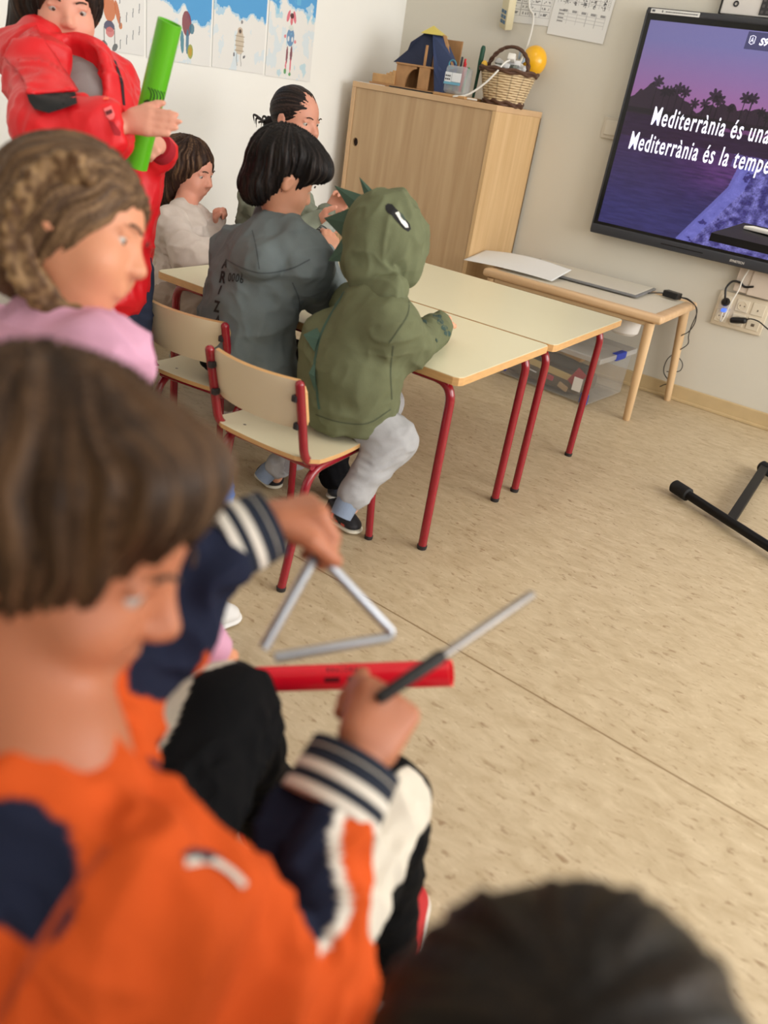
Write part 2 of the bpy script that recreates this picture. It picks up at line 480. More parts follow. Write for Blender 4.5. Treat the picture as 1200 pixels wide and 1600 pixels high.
struct('ceiling', MB().bb((XL-0.1, YF-0.1, ZC), (XR+0.1, YB+0.1, ZC+0.1)), M_ceil)
struct('wall_back', MB().bb((XL-0.1, YB, 0), (XR+0.1, YB+0.1, ZC)), M_wall)
struct('wall_left', MB().bb((XL-0.1, YF, 0), (XL, YB, ZC)), M_wall_l)
struct('wall_front', MB().bb((XL-0.1, YF-0.1, 0), (XR+0.1, YF, ZC)), M_wall)
wr = MB()   # right wall with two window openings
wr.bb((XR, YF, 0), (XR+0.1, YB, 0.78)); wr.bb((XR, YF, 2.35), (XR+0.1, YB, ZC))
for a, b in ((YF, -2.5), (0.12, 0.78), (3.82, YB)): wr.bb((XR, a, 0.78), (XR+0.1, b, 2.35))
struct('wall_right', wr, M_wall)
for i, (a, b) in enumerate(((-2.5, 0.12), (0.78, 3.82))):
    f = MB()
    for y in (a, (a+b)/2, b): f.bb((XR+0.03, y-0.03, 0.78), (XR+0.08, y+0.03, 2.35), 0.004)
    for z in (0.80, 2.33): f.bb((XR+0.03, a, z-0.03), (XR+0.08, b, z+0.03), 0.004)
    struct('window_%d' % (i+1), f, mat('window_white', (235, 235, 232), 0.4))
M_skirt = mat('skirting', (200, 176, 134), 0.5, var=0.05, vscale=12)
def skirt(name, a, b, horizontal):
    m = MB()
    if horizontal: m.bb((a, YB-0.012, 0), (b, YB, 0.072), 0.004); m.bb((a, YB-0.022, 0), (b, YB-0.010, 0.014), 0.003)
    else: m.bb((XL, a, 0), (XL+0.012, b, 0.072), 0.004); m.bb((XL+0.01, a, 0), (XL+0.022, b, 0.014), 0.003)
    return struct(name, m, M_skirt)
skirt('baseboard_back', XL, XR, True); skirt('baseboard_left', YF, YB, False)
tr = MB(); tr.bb((XL, 1.371, 0.0), (XR, 1.3745, 0.0006)); o = struct('trim_1', tr, mat('seam', (140, 116, 84), 0.8)); 
o.rotation_euler = (0, 0, 0); o.location = (0, 1.365, 0.0); o.rotation_euler = (0, 0, -0.045)

# ------------------------------------------------------------------ tall storage cabinet in the corner
M_oak_shaded = wood('oak_front_shaded', (196, 166, 128), (178, 146, 108), 2, 5)  # darker copy of the oak, shade painted into the door colour
M_oakside_lit = wood('oak_side_lit', (214, 180, 134), (198, 162, 114), 2, 5)  # same oak made lighter, window light painted into the side's colour
M_oakedge = mat('oak_edging', (205, 170, 130), 0.5, var=0.05, vscale=20)
cx0, cx1, cy0, cy1, cz = -2.56, -1.782, 3.375, 3.83, 1.103
t = thing('storage_cabinet', ((cx0+cx1)/2, (cy0+cy1)/2, 0), 'tall light oak storage cabinet with a sliding door in the room corner', 'cabinet')
b = MB(); b.bb((cx0, cy0, 0.0), (cx0+0.02, cy1, cz-0.024), 0.002); b.bb((cx0, cy1-0.01, 0.0), (cx1, cy1, cz-0.024))
b.bb((cx0, cy0+0.004, 0.0), (cx1, cy1, 0.06)); b.bb((cx0+0.02, cy0+0.03, 0.5), (cx1-0.02, cy1, 0.52))
b.build('body', M_oakedge, t)
MB().bb((cx1-0.02, cy0, 0.0), (cx1, cy1, cz-0.024), 0.002).build('side_panel', M_oakside_lit, t)
MB().bb((cx0, cy0, cz-0.024), (cx1, cy1, cz), 0.002).build('top_panel', M_oakedge, t)
bm_hole_x, bm_hole_z = -2.510, 0.847
dr = MB()
R = 0.0165; n = 28   # door board with a round finger hole
x0, x1, z0, z1 = cx0+0.021, cx1-0.021, 0.062, cz-0.025; yf, ybk = cy0+0.006, cy0+0.024
ringf = [A(bm_hole_x+R*math.cos(2*math.pi*k/n), yf, bm_hole_z+R*1.15*math.sin(2*math.pi*k/n)) for k in range(n)]
outer = []
for k in range(n):
    a = 2*math.pi*k/n; dx, dz = math.cos(a), math.sin(a)
    s_ = min([(x1-bm_hole_x)/dx if dx > 1e-6 else 1e9, (x0-bm_hole_x)/dx if dx < -1e-6 else 1e9, (z1-bm_hole_z)/dz if dz > 1e-6 else 1e9, (z0-bm_hole_z)/dz if dz < -1e-6 else 1e9])
    outer.append(A(bm_hole_x+dx*s_, yf, bm_hole_z+dz*s_))
cnr = [(x1, z1), (x0, z1), (x0, z0), (x1, z0)]
vs = ringf+outer+[p+A(0, ybk-yf, 0) for p in ringf]+[A(c[0], yf, c[1]) for c in cnr]
fs = []
for k in range(n):
    k2 = (k+1) % n; pa, pb = outer[k], outer[k2]; q = [k, n+k, n+k2, k2]
    for ci, c in enumerate(cnr):
        onx_ = lambda p: abs(p[0]-c[0]) < 1e-5; onz_ = lambda p: abs(p[2]-c[1]) < 1e-5
        if (onx_(pa) and onz_(pb) and not onx_(pb)) or (onz_(pa) and onx_(pb) and not onx_(pa)): q = [k, n+k, 3*n+ci, n+k2, k2]
    fs.append(tuple(q)); fs.append((k, k2, 2*n+k2, 2*n+k))
dr.add(vs, fs)
o = dr.build('sliding_door', M_oak_shaded, t)
MB().lathe((bm_hole_x, ybk, bm_hole_z), (0, -1, 0), [(0, R+0.004), (0.004, R+0.003), (0.005, R)], 24).build('finger_hole', mat('dark_hole', (40, 22, 18), 0.7), o)
# ---- wooden toy pyramid
t = thing('toy_pyramid', (-2.28, 3.56, cz), 'wooden toy pyramid house with navy sides and a yellow tip on the cabinet', 'toy')
M_ply = mat('plywood', (176, 132, 88), 0.6, var=0.12, vscale=25); M_navy = mat('navy_board', (28, 36, 62), 0.7, bump=0.4, bscale=60)
MB().bb((-2.50, 3.42, cz), (-2.03, 3.70, cz+0.010), 0.003).build('base', M_ply, t)
m = MB(); m.prism([(-2.405, 3.46, 1.206), (-2.225, 3.50, 1.206), (-2.255, 3.55, 1.338), (-2.312, 3.54, 1.338), (-2.35, 3.50, 1.296), (-2.362, 3.50, 1.262)], (0, 0.008, 0.001)); m.build('left_side', M_navy, t)
m = MB(); m.prism([(-2.262, 3.535, 1.338), (-2.212, 3.55, 1.338), (-2.085, 3.47, 1.240), (-2.062, 3.46, 1.206), (-2.10, 3.44, 1.113), (-2.155, 3.45, 1.113), (-2.18, 3.46, 1.20), (-2.20, 3.48, 1.23)], (0.004, 0.012, 0)); m.build('right_side', mat('blue_board', (52, 66, 104), 0.7, bump=0.4, bscale=60), t)
m = MB(); m.prism([(-2.215, 3.545, 1.342), (-2.205, 3.545, 1.342), (-2.066, 3.452, 1.212), (-2.076, 3.452, 1.207)], (0, 0.016, 0)); m.build('edge_strip', M_ply, t)
m = MB(); ap = (-2.272, 3.55, 1.374); q = [(-2.318, 3.52, 1.338), (-2.212, 3.53, 1.338), (-2.22, 3.61, 1.338), (-2.31, 3.61, 1.338)]
m.add(q+[ap], [(0, 1, 4), (1, 2, 4), (2, 3, 4), (3, 0, 4), (3, 2, 1, 0)]); m.build('tip', mat('gold_card', (214, 196, 100), 0.5), t)
m = MB(); m.bb((-2.375, 3.44, 1.200), (-2.185, 3.62, 1.208), 0.002); m.bb((-2.245, 3.44, 1.113), (-2.190, 3.452, 1.200), 0.002); m.bb((-2.375, 3.60, 1.113), (-2.14, 3.61, 1.33)); m.bb((-2.24, 3.46, 1.208), (-2.232, 3.47, 1.29))
arch = [(-2.372, 3.445, 1.113), (-2.372, 3.445, 1.20), (-2.262, 3.445, 1.20)]+[(-2.262-0.055*math.sin(a), 3.445, 1.113+0.078*math.cos(a)) for a in np.linspace(0, math.pi/2, 9)]
m.prism(arch[:3]+arch[3:], (0, 0.008, 0)); m.bb((-2.375, 3.45, 1.113), (-2.368, 3.60, 1.20)); m.build('inner_walls', M_ply, t)
m = MB()
for k in range(7): m.bb((-2.49+0.017*k, 3.44, 1.113), (-2.474+0.017*k, 3.50, 1.130+0.007*k), 0.002)
m.bb((-2.495, 3.435, 1.113), (-2.37, 3.440, 1.15), 0.002); m.build('stairs', mat('ply_light', (192, 150, 100), 0.6, var=0.1, vscale=30), t)
# ---- black tray and white sheet lying under the toy
o = MB().bb((-2.36, 3.385, cz), (-2.13, 3.415, cz+0.006), 0.002).build('flat_case', mat('black_plastic', (26, 27, 30), 0.4)); tag(o, 'slim black case lying on the cabinet in front of the toy pyramid', 'case')
o = MB().bb((-2.54, 3.385, cz), (-2.40, 3.412, cz+0.002)).build('paper_strip', mat('white_paper', (226, 224, 220), 0.8)); tag(o, 'narrow white paper at the left front edge of the cabinet top', 'paper')
o = MB().bb((-2.12, 3.385, cz), (-1.955, 3.62, cz+0.012), 0.003).build('wooden_board', wood('board_wood', (196, 156, 104), (170, 126, 80), 0)); tag(o, 'small wooden board under the clear plastic pen tub', 'board')
# ---- clear tub with pens
M_clear = mat('clear_plastic', (214, 222, 228), 0.1, alpha=0.35)
t = thing('pen_tub', (-2.045, 3.46, cz+0.012), 'clear plastic tub with a blue and white label on the cabinet', 'tub')
zt = cz+0.013
m = MB(); m.bb((-2.100, 3.425, zt), (-1.990, 3.495, zt+0.112), 0.016, 3); m.build('tub_wall', M_clear, t, True)
m = MB(); m.bb((-2.093, 3.4215, zt+0.045), (-2.060, 3.4245, zt+0.083)); m.bb((-2.057, 3.4215, zt+0.048), (-2.012, 3.4245, zt+0.083)); lb = m.build('label', mat('label_white', (228, 232, 236), 0.6), t)
m = MB(); m.bb((-2.095, 3.4210, zt+0.036), (-2.012, 3.4243, zt+0.046)); m.build('label_stripe', mat('label_blue', (110, 170, 196), 0.6), t)
m = MB()
for k in range(3): m.bb((-2.089+0.009*k, 3.4205, zt+0.053), (-2.083+0.009*k, 3.4213, zt+0.059)); m.bb((-2.089+0.009*k, 3.4205, zt+0.066), (-2.083+0.009*k, 3.4213, zt+0.072))
m.build('label_print', mat('ink', (40, 40, 46), 0.7), lb)
pens = [((200, 30, 44), 0.024, 0.115), ((170, 30, 80), 0.034, 0.10), ((30, 60, 150), -0.02, 0.10), ((196, 30, 40), 0.014, 0.13), ((40, 44, 50), 0.006, 0.135), ((60, 130, 70), 0.040, 0.10), ((226, 200, 60), 0.028, 0.06), ((90, 190, 110), -0.034, 0.07)]
for k, (c, dx, hh) in enumerate(pens):
    m = MB(); bx = -2.045+dx*0.8
    m.lathe((bx, 3.45+0.004*(k % 4), zt+0.012), (0.15*dx/0.04, 0.0, 1), [(0, 0.001), (0.008, 0.0042), (hh*0.75, 0.0042), (hh*0.76, 0.0052), (hh, 0.005), (hh+0.002, 0.001)], 10)
    o = m.build('pen', mat('pen_%d_%d_%d' % c, c, 0.4), None, True)
    nm = ['thick red pen', 'magenta pen', 'blue pen', 'tall bright red pen', 'tall black pen', 'green pen', 'short yellow pen', 'short light green pen'][k]
    tag(o, nm+' standing in the clear tub on the cabinet', 'pen', 'pens in the clear tub')
m = MB(); m.lathe((-1.995, 3.53, cz+0.012), (0.04, 0, 1), [(0, 0.006), (0.10, 0.007), (0.14, 0.0105), (0.195, 0.0105), (0.205, 0.007), (0.207, 0.001)], 14)
tag(m.build('marker', mat('dark_green', (22, 70, 52), 0.5), None, True), 'tall dark green marker standing upright behind the pen tub', 'marker')
o = MB().tube(fillet([(-2.075+0.018*math.cos(a), 3.44, cz+0.128+0.016*math.sin(a)) for a in np.linspace(0, 5.6, 14)], 0.002, 2), 0.0025, 8).build('scissors_handle', mat('teal_plastic', (80, 150, 170), 0.4), None, True); tag(o, 'blue looped scissors handle sticking out of the clear tub', 'scissors')
# ---- wicker basket
bx, by = -1.862, 3.57
t = thing('wicker_basket', (bx, by, cz), 'pale wicker basket with dark rim and arched handle on the cabinet corner', 'basket')
def wickr(z): return 0.083+0.040*(z/0.135)
vs = []; nz, na = 36, 120
for i in range(nz+1):
    z = 0.014+0.115*i/nz
    for k in range(na):
        a = 2*math.pi*k/na; row = int(i/nz*11.99); ph = (a*13)+(math.pi if row % 2 else 0)
        r = wickr(z)+0.0035*math.sin(ph)*abs(math.sin(math.pi*((i/nz*12) % 1)))+0.001*abs(math.sin(math.pi*((i/nz*12) % 1)))
        vs.append((bx+r*math.cos(a), by+r*math.sin(a), cz+z))
fs = [(i*na+k, i*na+(k+1) % na, (i+1)*na+(k+1) % na, (i+1)*na+k) for i in range(nz) for k in range(na)]
fs.append(tuple(range(na))[::-1])
V_ = np.array(vs); base_c = A(*lin((222, 200, 160))); dk = A(*lin((120, 86, 50)))
rowp = ((V_[:, 2]-cz-0.014)/0.115*12) % 1; cc = (np.abs(np.sin(np.pi*rowp))**0.4)[:, None]
sp = (np.abs(np.sin((np.arctan2(V_[:, 1]-by, V_[:, 0]-bx)*13)/2)) < 0.16)[:, None]
cl = dk+(base_c-dk)*cc; cl = np.where(sp, cl*0.6, cl)
mesh('weave', V_, fs, mat('wicker', (220, 200, 160), 0.6, attr=True, bump=0.3, bscale=120), t, True, cl)
m = MB()
for z, r, ph in ((0.006, 0.086, 0), (0.014, 0.088, 2), (0.130, 0.124, 0), (0.138, 0.128, 2.1), (0.133, 0.119, 4)):
    m.tube([(bx+(r+0.003*math.sin(9*a+ph))*math.cos(a), by+(r+0.003*math.sin(9*a+ph))*math.sin(a), cz+z+0.003*math.cos(9*a+ph)) for a in np.linspace(0, 2*math.pi, 73)], 0.0065, 8)
M_dwick = mat('dark_wicker', (84, 56, 40), 0.6, bump=0.5, bscale=90)
m.build('rim', M_dwick, t, True)
m = MB()
for ph in (0, math.pi):
    m.tube([(bx+0.10*math.cos(a)+0.004*math.sin(12*a+ph), by-0.02+0.02*math.sin(a)+0.005*math.cos(12*a+ph), cz+0.13+0.10*math.sin(a)) for a in np.linspace(-0.1, math.pi+0.1, 60)], 0.0065, 8)
m.build('handle', M_dwick, t, True)
m = MB()
for k in range(9):
    a = k*0.7; m.box((bx+0.05*math.cos(a), by+0.05*math.sin(a), cz+0.142+0.012*(k % 3)), (0.05, 0.03, 0.022), frame((math.cos(a*2), math.sin(a*2), 0.4*math.sin(k))), 0.005)
tag(m.build('charger_heap', mat('white_plug', (214, 214, 214), 0.4), None, True), 'heap of white and grey plugs lying in the wicker basket', 'plugs')
m = MB()
for k in range(5): m.box((bx-0.03+0.02*k, by-0.045+0.01*(k % 2), cz+0.145), (0.03, 0.02, 0.03), frame((1, 0.4*k-1, 0.5)), 0.004)
tag(m.build('grey_plug_bag', mat('grey_bag', (110, 116, 108), 0.35)), 'dull grey bundle at the front of the wicker basket', 'bundle')
tag(MB().ball((bx-0.095, by-0.06, cz+0.145), (0.014, 0.014, 0.018)).build('yellow_clip', mat('yellow_clip', (226, 178, 60), 0.5), None, True), 'small yellow clip at the left rim of the wicker basket', 'clip')
# white cable hanging over the basket front, from the power strip
M_wcab = mat('white_cable', (226, 224, 218), 0.45)
t = thing('white_cable', (-1.95, 3.40, cz), 'white cable running from the wicker basket down to the cabinet edge', 'cable')
MB().tube(spline([(bx+0.03, by-0.07, cz+0.175), (bx+0.028, by-0.11, cz+0.16), (bx+0.01, by-0.135, cz+0.12), (bx-0.03, by-0.15, cz+0.07), (bx-0.09, 3.40, cz+0.02), (bx-0.145, 3.385, cz+0.006), (bx-0.14, 3.40, cz+0.006), (bx-0.05, 3.42, cz+0.006)], 8), 0.004, 10).build('cord', M_wcab, t, True)
MB().box((bx+0.032, by-0.06, cz+0.185), (0.034, 0.03, 0.028), frame((0.3, -1, 0.6)), 0.005).build('plug', M_wcab, t, True)
# ---- beige switch box hanging on its cord
t = thing('hanging_control', (-2.045, 3.80, 1.42), 'beige control box with blue buttons hanging above the cabinet', 'control box')
Rb = frame((-0.45, -0.7, -0.15), (0.28, 0, 1))
MB().box((-2.045, 3.80, 1.475), (0.062, 0.04, 0.125), Rb, 0.006).build('case', mat('beige_plastic', (214, 204, 170), 0.5), t, True)
m = MB(); c0 = A(-2.045, 3.80, 1.475)
for i in range(3):
    for j in range(2): m.box(c0+Rb @ A(-0.012+0.024*j, 0.021, -0.032+0.020*i), (0.018, 0.003, 0.014), Rb, 0.001)
m.build('buttons', mat('blue_buttons', (84, 116, 146), 0.5), t)
MB().tube(spline([(-2.02, 3.80, 1.53), (-1.99, 3.81, 1.60), (-1.95, 3.825, 1.75), (-1.93, 3.83, 2.4)], 8), 0.004, 8).build('cord', M_wcab, t, True)
tag(MB().tube(spline([(-1.985, 3.832, 2.3), (-1.975, 3.832, 1.6), (-1.925, 3.828, 1.47), (-1.915, 3.80, 1.35), (bx-0.01, 3.68, cz+0.18)], 10), 0.0045, 8).build('white_flex', M_wcab, None, True), 'thin white flex hanging down the wall into the basket', 'cable')
# ---- yellow balloon
t = thing('balloon', (-1.853, 3.78, 1.245), 'yellow balloon against the wall behind the wicker basket', 'balloon')
B = Body(); B.ell((-1.853, 3.775, 1.302), (0.058, 0.055, 0.062)); B.cap((-1.90, 3.75, 1.27), (-1.912, 3.745, 1.262), 0.006, 0.009, 0.02)
B.mesh('balloon_skin', 0.005, mat('yellow_rubber', (240, 180, 30), 0.3, coat=0.3), t)
MB().tube(spline([(-1.915, 3.745, 1.30), (-1.905, 3.73, 1.335), (-1.88, 3.73, 1.32), (-1.875, 3.72, 1.295), (-1.90, 3.72, 1.28)], 6), 0.006, 8).build('ribbon', mat('pale_blue', (176, 196, 214), 0.4), t, True)

# ------------------------------------------------------------------ sheets on the walls
M_sheet = mat('printed_sheet', (230, 230, 228), 0.75, attr=True)
def shade(u): return np.repeat(A(*lin((226, 226, 224)))[None], len(u), 0)
def put(C, mask, rgb, a=1.0):
    C[mask] = C[mask]*(1-a)+A(*lin(rgb))*a
def table_print(seed, v0, v1, cols, rows, u0=0.06, u1=0.95, dark=(120, 120, 126)):
    def f(u, v):
        C = shade(u); ins = (u > u0) & (u < u1) & (v > v0) & (v < v1)
        cu = (u-u0)/(u1-u0)*cols; cv = (v-v0)/(v1-v0)*rows
        put(C, ins & ((np.abs(cu-np.round(cu)) < 0.035) | (np.abs(cv-np.round(cv)) < 0.05)), dark, 0.6)
        nz = vnoise(np.stack([cu*7+seed, cv*2.6, 0*u], 1))
        put(C, ins & (np.abs(cv % 1-0.5) < 0.18) & (nz > 0.52) & (cu % 1 > 0.12) & (cu % 1 < 0.85), (70, 70, 76), 0.75)
        return C
    return f
def sheet(name, x0, z0, w_, h_, tilt, f, label, group, y=YB-0.003, n=(150, 110), cat='sheet'):
    c, s_ = math.cos(tilt), math.sin(tilt)
    o = grid_sheet(name, (x0, y, z0), (w_*c, 0, w_*s_), (-h_*s_, 0, h_*c), n[0], n[1], f, M_sheet); return tag(o, label, cat, group)
sheet('notice_sheet', -2.068, 1.447, 0.222, 0.157, -0.005, table_print(3, 0.18, 0.95, 4, 5), 'white printed form pinned beside the hanging control box', 'sheets on the wall by the screen')
def p2(u, v):
    C = table_print(8, 0.62, 0.97, 5, 5)(u, v)
    ins = (u > 0.12) & (u < 0.93) & (v > 0.25) & (v < 0.52); cu = (u-0.12)/0.81*5; cv = (v-0.25)/0.27*4
    put(C, ins & ((np.abs(cu-np.round(cu)) < 0.03) | (np.abs(cv-np.round(cv)) < 0.06)), (150, 150, 154), 0.6)
    put(C, ins & (cu < 0.6) & (np.abs(cv % 1-0.5) < 0.2), (70, 70, 76), 0.7); put(C, ins & (v > 0.47) & (cu % 1 > 0.4) & (cu % 1 < 0.9), (90, 90, 96), 0.7)
    for k in range(5):
        uc = 0.2+0.165*k; put(C, (np.abs(u-uc) < 0.022) & (v > 0.6) & (vnoise(np.stack([u*60, v*40, 0*u+k], 1)) > 0.45), (60, 60, 66), 0.8)
    return C
sheet('table_sheet', -1.850, 1.418, 0.278, 0.200, -0.055, p2, 'white sheet with a printed table pinned nearest the screen', 'sheets on the wall by the screen', YB-0.006)
def kid_sheet(i):
    def f(u, v):
        C = shade(u)*1.02
        P = np.stack([u*7+i*9, v*7, 0*u], 1); N = fbm(P, 4)
        top = [0.47, 0.44, 0.50, 0.66][i]; ed = v-(N-0.5)*0.30-top-(0.10*(u-0.3) if i == 1 else 0)*-1.6
        put(C, (ed > 0) & ((u > 0.7) if i == 0 else (u > -1)), (40, 150, 216) if i else (60, 60, 120), 0.9)
        put(C, (ed > -0.03) & (ed <= 0) & (i > 0), (150, 200, 232), 0.7)
        put(C, (N > 0.62) & (v < top-0.1) & (i > 0), (196, 220, 236), 0.5)
        U, Vv = u, v; S_ = 0.82
        if i == 0:   # figure in an orange coat
            cu, cv = 0.52, 0.25
            for (a, b, ra, rb, c, g) in ((0, 0.06, 0.10, 0.11, (200, 112, 60), 0), (-0.13, 0.07, 0.035, 0.09, (196, 106, 56), -0.5), (0.13, 0.04, 0.035, 0.11, (196, 106, 56), 0.35), (0, 0.16, 0.06, 0.025, (226, 206, 180), 0), (0, 0.22, 0.03, 0.03, (236, 222, 210), 0),
                    (-0.01, -0.09, 0.085, 0.05, (60, 60, 96), 0), (0, -0.14, 0.07, 0.045, (206, 120, 120), 0), (-0.09, -0.25, 0.05, 0.025, (90, 96, 100), -0.4), (0.08, -0.27, 0.05, 0.03, (90, 96, 100), 0.5), (0.18, -0.07, 0.03, 0.03, (200, 120, 70), 0)):
                put(C, blob_in(U, Vv, cu+a*S_, cv+b*S_, ra*S_, rb*S_, g), c, 0.9)
            for a in (-0.08, 0.06): put(C, (np.abs(U-cu-a) < 0.006) & (Vv > cv-0.20) & (Vv < cv-0.08), (90, 90, 90), 0.8)
            for k in range(9): 
                a = 0.66+0.09*(k % 4); b = 0.06+0.065*k/1.6; put(C, (np.abs(U-a-0.1*(Vv-b)) < 0.006) & (np.abs(Vv-b) < 0.035), (110, 116, 126), 0.8)
        if i == 1:
            cu, cv = 0.62, 0.23
            for (a, b, ra, rb, c, g) in ((-0.02, 0.10, 0.09, 0.12, (126, 44, 60), 0.2), (0.08, 0.06, 0.05, 0.05, (60, 116, 140), 0), (-0.10, -0.08, 0.035, 0.11, (60, 130, 150), 0.1), (0.0, -0.07, 0.03, 0.12, (70, 120, 150), 0), (0.06, -0.16, 0.055, 0.07, (150, 160, 60), 0), (0.06, -0.16, 0.035, 0.045, (190, 150, 60), 0)):
                put(C, blob_in(U, Vv, cu+a*S_, cv+b*S_, ra*S_, rb*S_, g), c, 0.9)
        if i == 2:
            cu, cv = 0.50, 0.23
            for (a, b, ra, rb, c, g) in ((0, 0.02, 0.095, 0.12, (200, 186, 166), 0), (0, -0.07, 0.09, 0.04, (200, 186, 166), 0), (0, 0.13, 0.06, 0.035, (190, 170, 150), 0), (0.0, 0.125, 0.03, 0.02, (70, 60, 56), 0), (0.03, 0.22, 0.025, 0.02, (120, 120, 126), 0), (-0.12, -0.12, 0.02, 0.02, (90, 90, 100), 0), (0.12, -0.13, 0.03, 0.015, (90, 90, 100), 0.4)):
                put(C, blob_in(U, Vv, cu+a*S_, cv+b*S_, ra*S_, rb*S_, g), c, 0.9)
            for k in range(4): put(C, (np.abs(U-cu) < 0.09) & (np.abs(Vv-cv+0.06-0.04*k) < 0.004), (160, 146, 126), 0.8)
            for a in (-0.04, 0.04): put(C, (np.abs(U-cu-a-0.01*np.sin(40*Vv)) < 0.006) & (Vv > 0.04) & (Vv < cv-0.08), (130, 130, 130), 0.8)
        if i == 3:
            cu, cv = 0.48, 0.36
            for (a, b, ra, rb, c, g) in ((0, 0.02, 0.10, 0.10, (84, 134, 180), 0), (-0.09, 0.24, 0.035, 0.07, (216, 100, 120), -0.5), (0.07, 0.24, 0.035, 0.07, (216, 100, 120), 0.5), (0, 0.21, 0.035, 0.06, (214, 96, 110), 0), (0, 0.25, 0.05, 0.03, (60, 40, 40), 0), (0, 0.12, 0.07, 0.03, (214, 220, 214), 0),
                    (-0.05, 0.0, 0.025, 0.03, (220, 226, 230), 0), (0.05, 0.0, 0.025, 0.03, (220, 226, 230), 0), (-0.14, 0.02, 0.03, 0.02, (214, 120, 130), 0), (0.13, -0.02, 0.03, 0.02, (214, 120, 130), 0),
                    (-0.06, -0.18, 0.025, 0.10, (120, 30, 60), 0), (0.05, -0.16, 0.03, 0.09, (110, 30, 56), 0), (-0.07, -0.30, 0.018, 0.06, (216, 90, 110), 0), (0.05, -0.29, 0.018, 0.08, (216, 90, 110), 0), (-0.08, -0.36, 0.035, 0.03, (70, 150, 80), 0), (0.05, -0.385, 0.03, 0.02, (70, 150, 80), 0)):
                put(C, blob_in(U, Vv, cu+a*S_, cv+b*S_, ra*S_, rb*S_, g), c, 0.9)
            put(C, (N < 0.33) & blob_in(U, Vv, 0.5, 0.4, 0.5, 0.5), (120, 196, 226), 0.45)
        return C
    return f
labs = ['child\'s drawing of a figure in an orange coat beside grey strokes', 'child\'s drawing behind the green tube, figure in dark red under blue sky', 'child\'s drawing of a figure in a beige puffer coat under blue sky', 'child\'s drawing of a pink-haired figure in a blue coat, nearest the cabinet']
for i, (ya, yb, zz) in enumerate(((1.908, 2.216, 1.074), (2.228, 2.540, 1.070), (2.552, 2.846, 1.072), (2.860, 3.158, 1.069))):
    o = grid_sheet('drawing', (XL+0.003, ya, zz), (0, yb-ya, 0), (0, 0, 0.42), 170, 240, kid_sheet(i), M_sheet, thick=0.001)
    tag(o, labs[i], 'drawing', 'drawings on the left wall')

# ------------------------------------------------------------------ wall screen
t = thing('wall_screen', (-0.65, 3.80, 0.65), 'large black-framed wall screen showing purple seaside lyrics', 'screen')
sx0, sx1, sz0, sz1, sy = -1.36, 0.06, 0.706, 1.504, 3.766
M_bez = mat('dark_grey_frame', (54, 56, 62), 0.35); M_blk = mat('black_gloss', (12, 12, 15), 0.2)
m = MB(); m.bb((-1.387, 3.762, 1.524), (0.087, 3.842, 1.548), 0.006, 3); m.bb((-1.387, 3.762, 0.652), (0.087, 3.842, 0.694), 0.006, 3)
m.bb((-1.389, 3.764, 0.66), (-1.379, 3.84, 1.54), 0.004); m.bb((0.079, 3.764, 0.66), (0.089, 3.84, 1.54), 0.004); m.bb((-1.37, 3.775, 0.67), (0.07, 3.842, 1.53))
fr = m.build('frame', M_bez, t, True)
m = MB(); m.bb((-1.380, sy-0.001, 0.690), (0.080, 3.776, 1.526)); m.build('border', M_blk, t)
MB().bb((-1.05, 3.7605, 0.672), (-0.86, 3.7625, 0.675)).build('speaker_slot', M_blk, fr)
